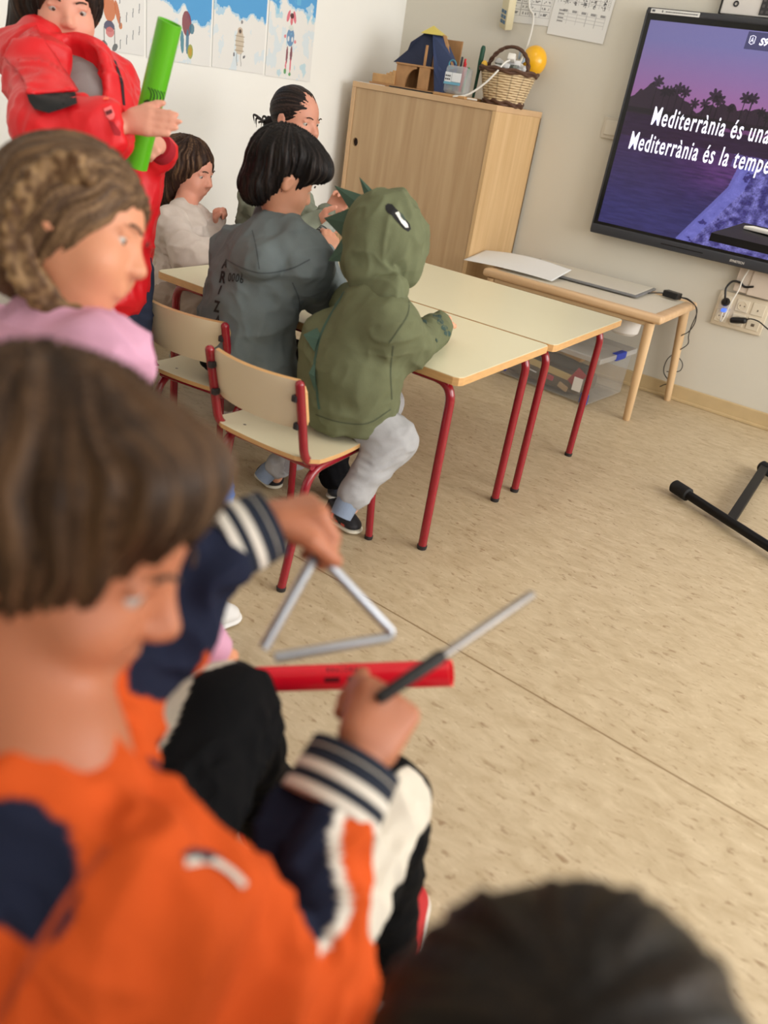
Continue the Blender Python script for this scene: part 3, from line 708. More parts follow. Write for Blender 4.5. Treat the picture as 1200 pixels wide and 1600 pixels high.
def scr(u, v):
    def mixc(a, b, t_): t_ = np.clip(t_, 0, 1)[:, None]; return A(*lin(a))*(1-t_)+A(*lin(b))*t_
    C = mixc((168, 112, 168), (132, 126, 182), (v-0.66)/0.26)
    C = C*(1-0.10*(1-np.clip(u/0.3, 0, 1)))[:, None]
    P = np.stack([u*40, v*40, 0*u], 1)
    rip = fbm(np.stack([u*30, v*130, 0*u+3], 1), 3)
    W_ = mixc((60, 56, 112), (64, 44, 84), (v-0.1)/0.35)*(0.6+0.6*rip)[:, None]
    W_ = W_+(A(*lin((120, 60, 130)))*0.45)[None]*(np.exp(-((u-0.34)/0.10)**2-((v-0.36)/0.09)**2)*rip*1.4)[:, None]
    mask = v < 0.60; C[mask] = W_[mask]
    b = (v > 0.46) & (v < 0.60); put(C, b, (46, 30, 50), 0.75)
    C[b] *= (0.8+0.4*rip[b])[:, None]
    put(C, b & (u > 0.3) & (v > 0.55) & (rip > 0.45), (150, 90, 150), 0.5)
    put(C, (np.abs(v-0.575-0.0*u) < 0.004) & (u < 0.07), (130, 100, 130), 0.7)
    tl = 0.585+0.10*fbm(np.stack([u*34, 0*u, 0*u], 1), 3)+0.045*np.exp(-((u-0.09)/0.10)**2)-0.02*np.exp(-((u-0.2)/0.03)**2)
    put(C, (v >= 0.57) & (v < tl+0.02), (34, 28, 34), 0.95)
    for (pu, pv, s_) in ((0.072, 0.728, 1), (0.10, 0.69, 0.9), (0.139, 0.708, 1.0), (0.16, 0.70, 0.9), (0.118, 0.695, 0.8), (0.195, 0.655, 0.8), (0.247, 0.70, 1.1), (0.262, 0.685, 1), (0.225, 0.66, 0.8), (0.30, 0.655, 0.6), (0.332, 0.712, 0.9), (0.352, 0.712, 0.9), (0.385, 0.66, 0.7), (0.405, 0.64, 0.6), (0.45, 0.69, 1), (0.52, 0.68, 1), (0.6, 0.70, 1), (0.7, 0.68, 1), (0.8, 0.7, 1), (0.9, 0.69, 1)):
        put(C, (np.abs(u-pu-0.01*(v-pv)) < 0.0018) & (v > 0.6) & (v < pv), (34, 26, 36), 0.95)
        du = (u-pu)*1.78; dv = v-pv; r = np.hypot(du, dv); an = np.arctan2(dv, du)
        put(C, (r < 0.034*s_*(0.45+0.55*np.abs(np.cos(an*3.5+pu*50)))) & (dv > -0.022), (34, 26, 36), 0.93)
    # foam edge running down to the shore
    fc = 0.385-0.10*(0.45-v)-0.25*np.clip(0.30-v, 0, 1); fz = fbm(np.stack([u*60, v*45, 0*u], 1), 3)
    beach = (u > fc+0.012*(fz-0.5)) & (v < 0.42)
    C2 = mixc((62, 56, 124), (132, 128, 206), (fz-0.30)*2.2)
    sp_ = vnoise(np.stack([u*420, v*240, 0*u], 1)); C2 = C2*(0.55+0.9*sp_)[:, None]
    C[beach] = C2[beach]
    edge = (np.abs(u-fc-0.015) < 0.024) & (v < 0.41); put(C, edge & (fz > 0.28), (122, 122, 210), 0.75)
    put(C, (v > 0.40) & (v < 0.46) & (u > 0.35) & (fz > 0.4), (110, 100, 170), 0.6)
    return C
o = grid_sheet('picture', (sx0, sy-0.004, sz0), (sx1-sx0, 0, 0), (0, 0, sz1-sz0), 720, 405, scr, mat('screen_glow', (20, 20, 22), 0.25, attr=True), t, thick=0.002)
sm = MATS['screen_glow']; sn = sm.node_tree; sb = sn.nodes['Principled BSDF']; at_ = [n_ for n_ in sn.nodes if n_.type == 'ATTRIBUTE'][0]
for l_ in list(sb.inputs['Base Color'].links): sn.links.remove(l_)
sb.inputs['Base Color'].default_value = (0.006, 0.006, 0.007, 1); sn.links.new(at_.outputs['Color'], sb.inputs['Emission Color']); sb.inputs['Emission Strength'].default_value = 0.82
M_txt = mat('screen_text', (226, 226, 244), 0.5, emit=0.95)
pf = lambda x, z, y=sy-0.006: plane_frame((x, y, z), (1, 0, 0), (0, 0, 1))
text_mesh('lyrics_line', 'Mediterrània és una', 0.100, pf(-1.243, 1.128), M_txt, t, sx=0.52, off=0.0008, spacing=1.16)
text_mesh('lyrics_line', 'Mediterrània és la tempes', 0.100, pf(-1.312, 1.022), M_txt, t, sx=0.51, off=0.0008, spacing=1.15)
MB().bb((-0.957, sy-0.007, 1.440), (-0.75, sy-0.0045, 1.500), 0.001).build('badge', mat('badge_grey', (58, 58, 92), 0.5, emit=0.7), t)
text_mesh('badge_text', 'S9', 0.034, pf(-0.905, 1.458, sy-0.008), M_txt, t, off=0.001, shear=0.15)
m = MB(); 
for pts in ([(-0.944, 1.462), (-0.944, 1.484), (-0.934, 1.487), (-0.924, 1.484), (-0.924, 1.462), (-0.934, 1.457), (-0.944, 1.462)], [(-0.939, 1.464), (-0.934, 1.481), (-0.929, 1.464)], [(-0.938, 1.470), (-0.930, 1.470)]):
    m.tube([(x, sy-0.008, z) for x, z in pts], 0.0011, 6)
m.build('badge_icon', M_txt, t)
MB().bb((-1.368, 3.7600, 1.528), (-1.165, 3.7622, 1.544)).build('sticker', mat('sticker_white', (220, 220, 218), 0.6), t)
m = MB(); m.bb((-1.362, 3.7590, 1.533), (-1.350, 3.7602, 1.540)); m.bb((-1.32, 3.7590, 1.533), (-1.316, 3.7602, 1.540))
random.seed(2); x = -1.305
while x < -1.18:
    wd = random.uniform(0.003, 0.009); m.bb((x, 3.7590, 1.5345), (x+wd, 3.7602, 1.5375)); x += wd+0.002
m.build('printed_letters', mat('sticker_ink', (90, 92, 98), 0.6), t)
text_mesh('maker_name', 'SYNETECH', 0.013, pf(-0.742, 0.667, 3.7608), mat('logo_grey', (196, 192, 186), 0.5), t, off=0.0004, sx=0.95)
# panel above the screen
t = thing('notice_board', (-0.7, 3.83, 1.553), 'white panel with a black edge on the wall above the screen', 'panel')
MB().bb((-1.106, 3.815, 1.556), (-0.25, 3.842, 2.10), 0.003).build('board', mat('panel_white', (216, 212, 208), 0.5), t)
MB().bb((-1.112, 3.812, 1.554), (-1.1055, 3.843, 2.10), 0.001).build('black_edge', M_blk, t)
m = MB(); m.bb((-0.955, 3.811, 1.562), (-0.70, 3.8155, 1.80)); g = m.build('dark_grille', mat('grille', (52, 50, 52), 0.6), t)
m = MB()
for i in range(12):
    for j in range(10): m.box((-0.945+0.02*i, 3.8105, 1.572+0.02*j), (0.010, 0.002, 0.010))
m.build('grille_dots', mat('grille_dot', (88, 84, 84), 0.6), g)
m = MB()
for z in (1.592, 1.622): m.tube([(-1.052+0.008*math.cos(a), 3.8135, z+0.008*math.sin(a)) for a in np.linspace(0, 2*math.pi, 20)], 0.003, 6)
m.build('round_marks', mat('ink2', (40, 40, 44), 0.6), t)
# light switch
t = thing('light_switch', (-1.435, 3.84, 1.045), 'white light switch plate on the wall at the left edge of the screen', 'switch')
M_plate = mat('switch_white', (208, 202, 188), 0.45)
MB().bb((-1.478, 3.834, 1.043), (-1.392, 3.844, 1.130), 0.003).build('plate', M_plate, t); MB().bb((-1.466, 3.828, 1.058), (-1.404, 3.836, 1.118), 0.003).build('rocker', mat('switch_in', (216, 210, 196), 0.4), t)
# ---- socket panel, trunking, plugs
t = thing('socket_panel', (-0.64, 3.84, 0.387), 'cream six-gang socket panel on the wall under the screen', 'socket panel')
M_cream = mat('cream_plastic', (214, 202, 180), 0.45)
MB().bb((-0.750, 3.828, 0.387), (-0.530, 3.844, 0.537), 0.005, 2).build('plate', M_cream, t, True)
M_soc = mat('socket_insert', (220, 210, 190), 0.4); M_sd = mat('socket_dark', (96, 84, 72), 0.6)
for j, z in enumerate((0.430, 0.493)):
    for i, x in enumerate((-0.711, -0.640, -0.572)):
        m = MB()
        m.bb((x-0.027, 3.8245, z-0.026), (x+0.027, 3.829, z+0.026), 0.002)
        o = m.build('socket', M_soc, t)
        if i < 2:
            q = MB(); q.lathe((x, 3.8250, z), (0, -1, 0), [(0, 0.0185), (0.003, 0.0185), (0.003, 0.0165), (0.0015, 0.016)], 24); q.build('socket_ring', M_cream, o, True)
            q = MB(); 
            for dx in (-0.009, 0.009): q.lathe((x+dx, 3.8240, z), (0, -1, 0), [(0, 0.0028), (0.0012, 0.0028)], 10)
            q.build('pin_hole', M_sd, o)
        else:
            q = MB(); q.box((x, 3.8242, z-0.004), (0.014, 0.002, 0.012) if j == 0 else (0.004, 0.002, 0.008)); q.build('port', M_sd, o)
tag(MB().bb((-0.700, 3.812, 0.548), (-0.640, 3.844, 0.660), 0.002).bb((-0.640, 3.806, 0.545), (-0.52, 3.844, 0.655), 0.003).build('cable_trunking', mat('trunking', (206, 192, 178), 0.5)), 'pale plastic cable trunking between the screen and the socket panel', 'trunking')
M_bp = mat('plug_black', (22, 22, 24), 0.4)
t = thing('power_plug', (-0.711, 3.80, 0.47), 'round black plug with a thick lead in the upper left socket', 'plug')
MB().lathe((-0.711, 3.826, 0.493), (0, -1, 0), [(0, 0.018), (0.016, 0.018), (0.026, 0.012)], 20).build('plug_body', M_bp, t, True)
MB().tube(spline([(-0.711, 3.798, 0.493), (-0.715, 3.785, 0.52), (-0.724, 3.79, 0.555), (-0.71, 3.80, 0.585), (-0.68, 3.805, 0.588), (-0.655, 3.808, 0.575), (-0.62, 3.80, 0.585)], 8), 0.0045, 8).build('lead', M_bp, t, True)
t = thing('angled_plug', (-0.60, 3.78, 0.44), 'long black adapter plug in the lower middle socket', 'plug')
MB().box((-0.632, 3.806, 0.434), (0.072, 0.030, 0.026), frame((0.22, 1, 0.1), (-0.25, 0, 1)), 0.010, 3).build('plug_body', M_bp, t, True)
MB().tube(spline([(-0.600, 3.80, 0.445), (-0.585, 3.795, 0.455), (-0.55, 3.80, 0.452), (-0.50, 3.80, 0.43), (-0.42, 3.80, 0.40), (-0.35, 3.81, 0.2), (-0.33, 3.80, 0.01)], 8), 0.0028, 8).build('lead', M_bp, t, True)
t = thing('white_lead', (-0.69, 3.80, 0.41), 'thin white lead with a blue lit plug in the lower left socket', 'cable')
MB().tube(spline([(-0.706, 3.80, 0.450), (-0.70, 3.785, 0.415), (-0.69, 3.78, 0.43), (-0.683, 3.785, 0.50), (-0.672, 3.795, 0.56), (-0.672, 3.80, 0.60), (-0.66, 3.80, 0.655)], 8), 0.0028, 8).build('lead', M_wcab, t, True)
MB().bb((-0.716, 3.795, 0.452), (-0.696, 3.823, 0.466), 0.003).build('plug_tip', mat('blue_lit', (90, 130, 250), 0.4, emit=0.6), t)

# ------------------------------------------------------------------ low wooden table under the screen
M_beech = wood('beech', (222, 188, 148), (206, 168, 124), 0, 4, 0.4); M_beechleg = wood('beech_leg', (224, 192, 150), (208, 172, 128), 2, 4, 0.4)
bx0, bx1, by0, by1, bz = -1.652, -0.822, 3.285, 3.815, 0.462
t = thing('side_table', ((bx0+bx1)/2, (by0+by1)/2, 0), 'low beech table with round splayed legs standing under the screen', 'table')
m = MB(); bw = 0.05
m.bb((bx0, by0, bz-0.034), (bx1, by0+bw, bz), 0.012, 3); m.bb((bx0, by1-bw, bz-0.034), (bx1, by1, bz), 0.012, 3)
m.bb((bx1-bw, by0+bw*0.6, bz-0.033), (bx1, by1-bw*0.6, bz-0.001), 0.010, 3); m.bb((bx0, by0+bw*0.6, bz-0.033), (bx0+bw, by1-bw*0.6, bz-0.001), 0.010, 3)
m.build('frame', M_beech, t, True)
MB().bb((bx0+bw*0.8, by0+bw*0.8, bz-0.014), (bx1-bw*0.8, by1-bw*0.8, bz-0.004)).build('tabletop', mat('cream_laminate_side', (222, 214, 196), 0.4), t)
MB().bb((bx0+0.06, by0+0.012, bz-0.052), (bx1-0.04, by1-0.03, bz-0.034), 0.004).build('under_shelf', mat('shelf_wood', (200, 170, 130), 0.5), t)
for xa, ya, xb, yb in ((-0.851, 3.327, -0.872, 3.312), (-0.812, 3.792, -0.862, 3.78), (-1.63, 3.327, -1.612, 3.315), (-1.63, 3.792, -1.612, 3.78)):
    MB().lathe((xa, ya, 0), A(xb-xa, yb-ya, bz-0.036), [(0, 0.013), (0.003, 0.0155), (0.2, 0.0185), (0.40, 0.021), (bz-0.036, 0.021)], 20).build('leg', M_beechleg, t, True)
t = thing('light_pad', (-1.3, 3.7, bz), 'flat white drawing pad with a grey rim lying on the beech table', 'drawing pad')
Rp = frame((-0.03, 1, 0)); pc = A(-1.315, 3.665, bz)
MB().box(pc+A(0, 0, 0.006), (0.59, 0.30, 0.010), Rp, 0.004).build('rim', mat('pad_rim', (120, 120, 122), 0.4), t)
MB().box(pc+A(0, 0, 0.0115), (0.565, 0.275, 0.003), Rp, 0.001).build('surface', mat('pad_white', (214, 208, 194), 0.35), t)
t = thing('power_adapter', (-0.925, 3.72, bz), 'black power adapter on the beech table, its thin cable hanging down', 'adapter')
MB().box((-0.925, 3.735, bz+0.017), (0.075, 0.042, 0.028), frame((0.25, 1, 0)), 0.004).build('brick', M_bp, t)
M_cord = mat('black_cord', (30, 28, 28), 0.5)
MB().tube(spline([(-1.02, 3.69, bz+0.004), (-0.99, 3.71, bz+0.012), (-0.962, 3.73, bz+0.015)], 6), 0.0026, 8).build('cord', M_cord, t, True)
MB().tube(spline([(-0.888, 3.735, bz+0.015), (-0.85, 3.735, bz+0.012), (-0.81, 3.74, bz-0.01), (-0.795, 3.75, bz-0.07), (-0.81, 3.76, 0.34), (-0.845, 3.77, 0.30), (-0.85, 3.78, 0.235), (-0.845, 3.78, 0.225), (-0.80, 3.79, 0.19), (-0.80, 3.79, 0.15), (-0.855, 3.79, 0.13)], 8), 0.0022, 8).build('cord', M_cord, t, True)
MB().tube(spline([(-0.888, 3.73, bz+0.017), (-0.845, 3.728, bz+0.016), (-0.80, 3.735, bz-0.02), (-0.805, 3.75, bz-0.10), (-0.805, 3.76, 0.32), (-0.80, 3.77, 0.28), (-0.845, 3.78, 0.225), (-0.87, 3.785, 0.18), (-0.865, 3.79, 0.12), (-0.81, 3.79, 0.076), (-0.84, 3.79, 0.072), (-0.865, 3.80, 0.05)], 8), 0.0022, 8).build('cord', M_cord, t, True)
def pw(u, v): return 0.018*np.sin(u*3.0)*(0.4+0.6*v)+0.012*np.clip(0.35-u, 0, 1)*0-0.010*np.clip(u-0.8, 0, 1)*4*0
o = grid_sheet('paper_sheet', (-1.775, 3.318, bz+0.004), (0.42, 0.06, 0.0), (0.0, 0.20, 0.03), 40, 30, lambda u, v: shade(u)*1.0, M_sheet, warp=pw)
tag(o, 'loose white sheet curling over the left end of the beech table', 'paper')
# storage box on the floor under it
t = thing('storage_box', (-1.26, 3.52, 0), 'clear plastic storage box with blue corner clips under the beech table', 'box')
sx_0, sx_1, sy_0, sy_1 = -1.50, -0.995, 3.20, 3.56
Mc2 = mat('box_plastic', (190, 190, 188), 0.12, alpha=0.14)
t.rotation_euler = (0, 0, 0)
RB = np.array([[math.cos(-0.10), -math.sin(-0.10), 0], [math.sin(-0.10), math.cos(-0.10), 0], [0, 0, 1]]); bc = A(-1.245, 3.50, 0)
m = MB()
def tb(x, y, z, sx_, sy_, sz_, bev=0.003): m.box(bc+RB @ A(x, y, z), (sx_, sy_, sz_), RB, bev)
tb(0, -0.17, 0.11, 0.46, 0.004, 0.20); tb(0, 0.17, 0.11, 0.46, 0.004, 0.20); tb(-0.23, 0, 0.11, 0.004, 0.34, 0.20); tb(0.23, 0, 0.11, 0.004, 0.34, 0.20); tb(0, 0, 0.012, 0.46, 0.34, 0.004)
m.build('tub', Mc2, t, False)
m = MB(); tb(0, 0, 0.222, 0.49, 0.37, 0.006); tb(0, -0.183, 0.212, 0.49, 0.006, 0.022); tb(0.243, 0, 0.212, 0.006, 0.37, 0.022); tb(-0.243, 0, 0.212, 0.006, 0.37, 0.022); tb(0, 0.183, 0.212, 0.49, 0.006, 0.022)
m.build('lid', mat('lid_plastic', (200, 198, 194), 0.2, alpha=0.5), t)
M_bclip = mat('blue_clip', (34, 58, 160), 0.4)
for (x, y, z, a, b2, c2) in ((0.235, 0.02, 0.212, 0.03, 0.10, 0.034), (0.213, -0.173, 0.035, 0.04, 0.012, 0.05), (-0.22, -0.173, 0.05, 0.04, 0.012, 0.05)):
    m = MB(); tb(x, y, z, a, b2, c2, 0.006); m.build('corner_clip', M_bclip, t)
m = MB(); tb(0.165, -0.1745, 0.085, 0.042, 0.002, 0.06, 0.0); m.build('card_label', mat('card_white', (226, 222, 216), 0.6), t)
def stuffbox(name, x, y, z, sx_, sy_, sz_, ang, rgb, label, cat='item'):
    r = RB @ np.array([[math.cos(ang), 0, math.sin(ang)], [0, 1, 0], [-math.sin(ang), 0, math.cos(ang)]])
    mm = MB(); mm.box(bc+RB @ A(x, y, z), (sx_, sy_, sz_), r, min(sx_, sy_, sz_)*0.25)
    tag(mm.build(name, mat('c_%d_%d_%d' % rgb, rgb, 0.6)), label, cat)
stuffbox('wooden_ruler', -0.02, -0.145, 0.10, 0.36, 0.010, 0.03, 0.06, (206, 180, 120), 'pale wooden strip lying inside the clear storage box', 'strip')
stuffbox('dark_bar', -0.02, -0.12, 0.150, 0.40, 0.03, 0.045, 0.05, (70, 68, 66), 'dark grey bar lying above the pale strip in the storage box', 'bar')
stuffbox('wooden_wedge', 0.03, -0.10, 0.190, 0.20, 0.05, 0.016, 0.18, (204, 160, 104), 'light brown wooden piece at the top of the storage box', 'wood piece')
stuffbox('red_card', 0.145, -0.150, 0.105, 0.05, 0.004, 0.08, 0.5, (176, 40, 56), 'red card standing against the front of the storage box', 'card')
stuffbox('dark_heap', -0.03, -0.05, 0.060, 0.38, 0.20, 0.075, 0.0, (96, 82, 66), 'dark brown bundle at the bottom of the storage box', 'bundle')
stuffbox('pink_block', 0.02, -0.152, 0.065, 0.03, 0.012, 0.022, 0.1, (190, 60, 80), 'small red block at the bottom of the storage box', 'block')
stuffbox('beige_block', 0.09, -0.150, 0.045, 0.05, 0.014, 0.025, 0.3, (190, 160, 120), 'small beige block beside the red one in the storage box', 'block')
m = MB(); m.tube([bc+RB @ A(-0.13, -0.162, 0.075), bc+RB @ A(-0.05, -0.162, 0.068)], 0.003, 8)
tag(m.build('white_stick', mat('white_plug', (214, 214, 214), 0.4), None, True), 'thin white stick at the front of the storage box', 'stick')
t = thing('white_bowl', (-1.0, 3.45, 0.33), 'white round bin hung below the beech table top', 'bin')
MB().lathe((-1.005, 3.44, 0.325), (0, 0, 1), [(0, 0.035), (0.0, 0.05), (0.012, 0.062), (0.08, 0.066), (0.082, 0.06)], 28).build('shell', mat('bowl_white', (224, 222, 218), 0.5), t, True)
o = MB().bb((-1.50, 3.42, 0.345), (-1.19, 3.70, 0.405), 0.01).build('white_tray', mat('drawer_white', (206, 204, 200), 0.5)); tag(o, 'flat white tray hung below the left part of the beech table', 'tray')

# ------------------------------------------------------------------ the two classroom tables
M_lam = mat('cream_laminate', (226, 220, 190), 0.32, var=0.012, vscale=3); M_tedge = mat('beech_edge', (206, 162, 108), 0.5, var=0.08, vscale=30, stretch=(1, 1, 6))
M_red = mat('red_tube_paint', (142, 16, 34), 0.22, coat=0.5); M_cap = mat('foot_cap', (40, 34, 36), 0.6)
def class_table(x0, x1, y0, y1, label, feet):
    t = thing('school_table', ((x0+x1)/2, (y0+y1)/2, 0), label, 'table', 'two cream-topped classroom tables')
    z = 0.520; c = 0.020
    out = [(x0+c, y0), (x1-c, y0), (x1-c*0.3, y0+c*0.3), (x1, y0+c), (x1, y1-c*0.5), (x1-c*0.5, y1), (x0+c*0.5, y1), (x0, y1-c*0.5), (x0, y0+c), (x0+c*0.3, y0+c*0.3)]
    MB().prism([(a, b, z-0.021) for a, b in out], (0, 0, 0.020)).build('edge_core', M_tedge, t)
    ins = [(a+(0.0012 if a < (x0+x1)/2 else -0.0012), b+(0.0012 if b < (y0+y1)/2 else -0.0012)) for a, b in out]
    MB().prism([(a, b, z-0.001) for a, b in ins], (0, 0, 0.0016)).build('tabletop', M_lam, t)
    zz = z-0.021-0.012
    m = MB()
    for y in feet: m.tube([(x0+0.05, y, zz), (x1-0.05, y, zz)], 0.011, 12)
    m.build('frame_rail', M_red, t, True)
    for sx, xe in ((1, x1), (-1, x0)):
        for yy, sg in ((y0, -1), (y1, 1)):
            foot = A(xe-sx*0.038, feet[0] if sg < 0 else feet[1], 0)
            knee = A(xe-sx*0.040, foot[1], zz)
            ins_ = A(xe-sx*0.16, knee[1], zz)
            MB().tube(fillet([ins_, knee, foot+A(0, 0, 0.010)], 0.075, 9), 0.0125, 16).build('leg', M_red, t, True)
            MB().lathe(foot, (0, 0, 1), [(0, 0.0135), (0.011, 0.0145), (0.012, 0.0125)], 16).build('foot_cap', M_cap, t)
    return t
class_table(-1.925, -0.838, 1.664, 2.189, 'cream-topped red-legged table nearer the camera, where the dinosaur hood child sits', (1.712, 2.150))
class_table(-1.922, -0.826, 2.200, 2.786, 'cream-topped red-legged table on the far side, empty at its right end', (2.268, 2.722))

# ------------------------------------------------------------------ little chairs
M_back = mat('chair_laminate', (222, 206, 176), 0.35); M_seatl = mat('seat_laminate', (226, 218, 188), 0.33)
def make_chair(name, loc, rz, label, group, s=1.0, parts=True):
    """local frame: the child faces +y, seat centre above the origin"""
    t = thing(name, loc, label, 'chair', group, rz)
    c, s_ = math.cos(rz), math.sin(rz)
    def W(p): p = np.array(p, float)*s; return A(loc[0]+c*p[0]-s_*p[1], loc[1]+s_*p[0]+c*p[1], loc[2]+p[2])
    H_ = 0.342; hw = 0.135; r = 0.0108*s
    # bent plywood seat
    n, k = 18, 14; V = []
    for i in range(n+1):
        y = -0.155+0.345*i/n; dip = -0.010*math.sin(math.pi*min(1, max(0, (y+0.155)/0.28)))-0.016*max(0, (y-0.135)/0.055)**2*0.9
        for j in range(k+1):
            x = (-1+2*j/k); cr = 0.160-0.045*max(0, (abs(y-0.0175)-0.125)/0.0475)**2.4
            V.append((x*cr, y, H_+dip+0.004*x*x))
    F = [(i*(k+1)+j, (i+1)*(k+1)+j, (i+1)*(k+1)+j+1, i*(k+1)+j+1) for i in range(n) for j in range(k)]
    def solid(V, F, th, nx, ny, top, edge, pname):
        V = np.array(V); nv = len(V); V2 = V+np.array(th); per = [j for j in range(nx+1)]+[(i+1)*(nx+1)-1 for i in range(1, ny+1)]+[ny*(nx+1)+j for j in range(nx-1, -1, -1)]+[i*(nx+1) for i in range(ny-1, 0, -1)]
        fs = list(F)+[tuple(a+nv for a in f[::-1]) for f in F]; nf = len(fs)
        fs += [(per[q], per[(q+1) % len(per)], per[(q+1) % len(per)]+nv, per[q]+nv) for q in range(len(per))]
        o = mesh(pname, [W(p) for p in np.vstack([V, V2])], fs, [top, edge], t, False)
        for q in range(nf): o.data.polygons[q].use_smooth = True
        for q in range(nf, len(fs)): o.data.polygons[q].material_index = 1
        bm = bmesh.new(); bm.from_mesh(o.data); bmesh.ops.recalc_face_normals(bm, faces=bm.faces)
        for e in bm.edges:
            if len(e.link_faces) == 2 and e.link_faces[0].material_index != e.link_faces[1].material_index: e.smooth = False
        bm.to_mesh(o.data); bm.free(); return o
    solid(V, F, (0, 0, -0.011), k, n, M_seatl, M_tedge, 'seat')
    # curved plywood backrest
    V = []; n2, k2 = 10, 18
    for i in range(n2+1):
        q = i/n2; z = 0.412+0.122*q; yb = -0.150-0.030*q
        for j in range(k2+1):
            x = -1+2*j/k2; e = abs(2*q-1); wd = 0.139-0.018*max(0, (e-0.55)/0.45)**2.2
            V.append((x*wd, yb-0.022*(1-x*x)+0.0, z))
    F = [(i*(k2+1)+j, i*(k2+1)+j+1, (i+1)*(k2+1)+j+1, (i+1)*(k2+1)+j) for i in range(n2) for j in range(k2)]
    solid(V, F, (0, 0.010, 0.002), k2, n2, M_back, M_tedge, 'backrest')
    zs = H_-0.024
    for sg in (-1, 1):
        # post: up from the side rail behind the backrest
        MB().tube([W(p) for p in fillet([(sg*hw, -0.02, zs+0.004), (sg*hw, -0.140, zs+0.004), (sg*hw*0.985, -0.186, 0.530)], 0.05, 8)], r, 14).build('back_post', M_red, t, True)
        MB().ball(W((sg*hw*0.985, -0.186, 0.530)), r*1.02, 12, 8).build('post_cap', M_red, t, True)
        # side rail with the rear and the front leg in one bent tube
        MB().tube([W(p) for p in fillet([(sg*(hw+0.003), -0.185, 0.006), (sg*hw*0.98, -0.115, zs-0.016), (sg*hw*0.98, 0.162, zs-0.010), (sg*(hw+0.008), 0.184, 0.006)], 0.05, 8)], r, 14).build('leg_frame', M_red, t, True)
        for yy in (-0.185, 0.184): MB().lathe(W((sg*(hw+(0.003 if yy < 0 else 0.008)), yy, 0)), (0, 0, 1), [(0, 0.0115*s), (0.010*s, 0.0125*s), (0.011*s, 0.011*s)], 14).build('foot_cap', M_cap, t)
        for zz in (0.428, 0.497): MB().box(W((sg*(hw-0.010), -0.150-0.03*(zz-0.395)/0.135-0.012, zz)), (0.014*s, 0.018*s, 0.016*s), np.array([[c, -s_, 0], [s_, c, 0], [0, 0, 1]]), 0.003).build('clamp', M_cap, t)
    for yy in (-0.108, 0.10): MB().tube([W((-hw, yy, zs-0.006)), W((hw, yy, zs-0.006))], r*0.9, 12).build('cross_bar', M_red, t, True)
    for sx in (-0.09, 0.09, ):
        for yy in (-0.10, 0.085): MB().lathe(W((sx, yy, H_-0.010)), (0, 0, 1), [(0, 0.006*s), (0.0045*s, 0.006*s), (0.006*s, 0.003*s)], 10).build('rivet', mat('rivet_metal', (110, 104, 98), 0.35, metal=0.8), t)
    return t
G_CH = 'small red-framed chairs with pale plywood'
make_chair('school_chair', (-1.148, 1.452, 0), 0.02, 'small red-framed chair nearest the camera at the table, with the dinosaur hood child', G_CH)
make_chair('school_chair', (-1.545, 1.590, 0), 0.13, 'small red-framed chair under the child in the grey hoodie', G_CH)
make_chair('school_chair', (-2.42, 1.93, 0), -1.25, 'small red-framed chair at the left end of the table under the child in beige', G_CH)
make_chair('school_chair', (-0.385, 0.235, 0), -0.10, 'small red-framed chair under the child in the orange and navy jacket', G_CH, 1.0)
make_chair('school_chair', (-0.86, 0.50, 0), -0.5, 'small red-framed chair under the child in the pink top', G_CH, 1.0)

# ------------------------------------------------------------------ black stand on the right
t = thing('black_stand', (0.0, 2.75, 0), 'black metal stand with an H-shaped floor base at the right edge', 'stand')
M_bm = mat('black_metal', (13, 13, 15), 0.45, spec=0.3)
a0, a1 = A(-0.471, 2.736, 0.030), A(0.25, 2.345, 0.030); d_ = nrm(a1-a0); nn = A(0.10, 0.60, 0)
j0 = a0+d_*0.26; j1 = A(-0.258, 3.237, 0.030)
MB().tube([a0+d_*0.05, a1-d_*0.05], 0.016, 14).build('base_bar', M_bm, t, True)
b0 = j1-d_*0.02; b1 = b0+d_*0.80
MB().tube([b0+d_*0.03, b1], 0.016, 14).build('base_bar', M_bm, t, True)
for e0, e1 in ((a0, a0+d_*0.075), (a1-d_*0.07, a1), (b0, b0+d_*0.055)):
    MB().lathe(e0, e1-e0, [(0, 0.018), (0.006, 0.024), (np.linalg.norm(e1-e0)-0.004, 0.024), (np.linalg.norm(e1-e0), 0.018)], 20).build('rubber_cap', mat('rubber', (16, 16, 17), 0.7), t, True)
Rj = frame(nrm(j1-j0)); MB().box((j0+j1)/2+A(0, 0, 0.004), (0.032, np.linalg.norm(j1-j0), 0.022), Rj, 0.003).build('cross_beam', M_bm, t)
k0 = a0+d_*0.70; k1 = k0+(j1-j0); MB().box((k0+k1)/2+A(0, 0, 0.004), (0.032, np.linalg.norm(k1-k0), 0.022), Rj, 0.003).build('cross_beam', M_bm, t)
pm = (k0+k1)/2; MB().tube([pm, (pm[0], pm[1], 0.86)], 0.018, 14).build('post', M_bm, t, True)
q = [(-0.60, 2.60, 0.858), (-0.545, 2.60, 0.888), (0.2, 2.60, 0.90), (0.2, 2.60, 0.80), (-0.40, 2.60, 0.835)]
m = MB(); m.prism([(-0.585, 2.58, 0.852), (0.15, 2.58, 0.845), (0.15, 2.86, 0.868), (-0.56, 2.86, 0.875)], (0, 0, 0.022)); m.build('tray', M_bm, t)
o = MB().box((-0.475, 2.76, 0.893), (0.11, 0.06, 0.010), frame((0.3, 1, 0)), 0.003).build('white_box', mat('white_paper', (226, 224, 220), 0.8)); tag(o, 'small white pad lying on the black stand in front of the screen', 'pad')

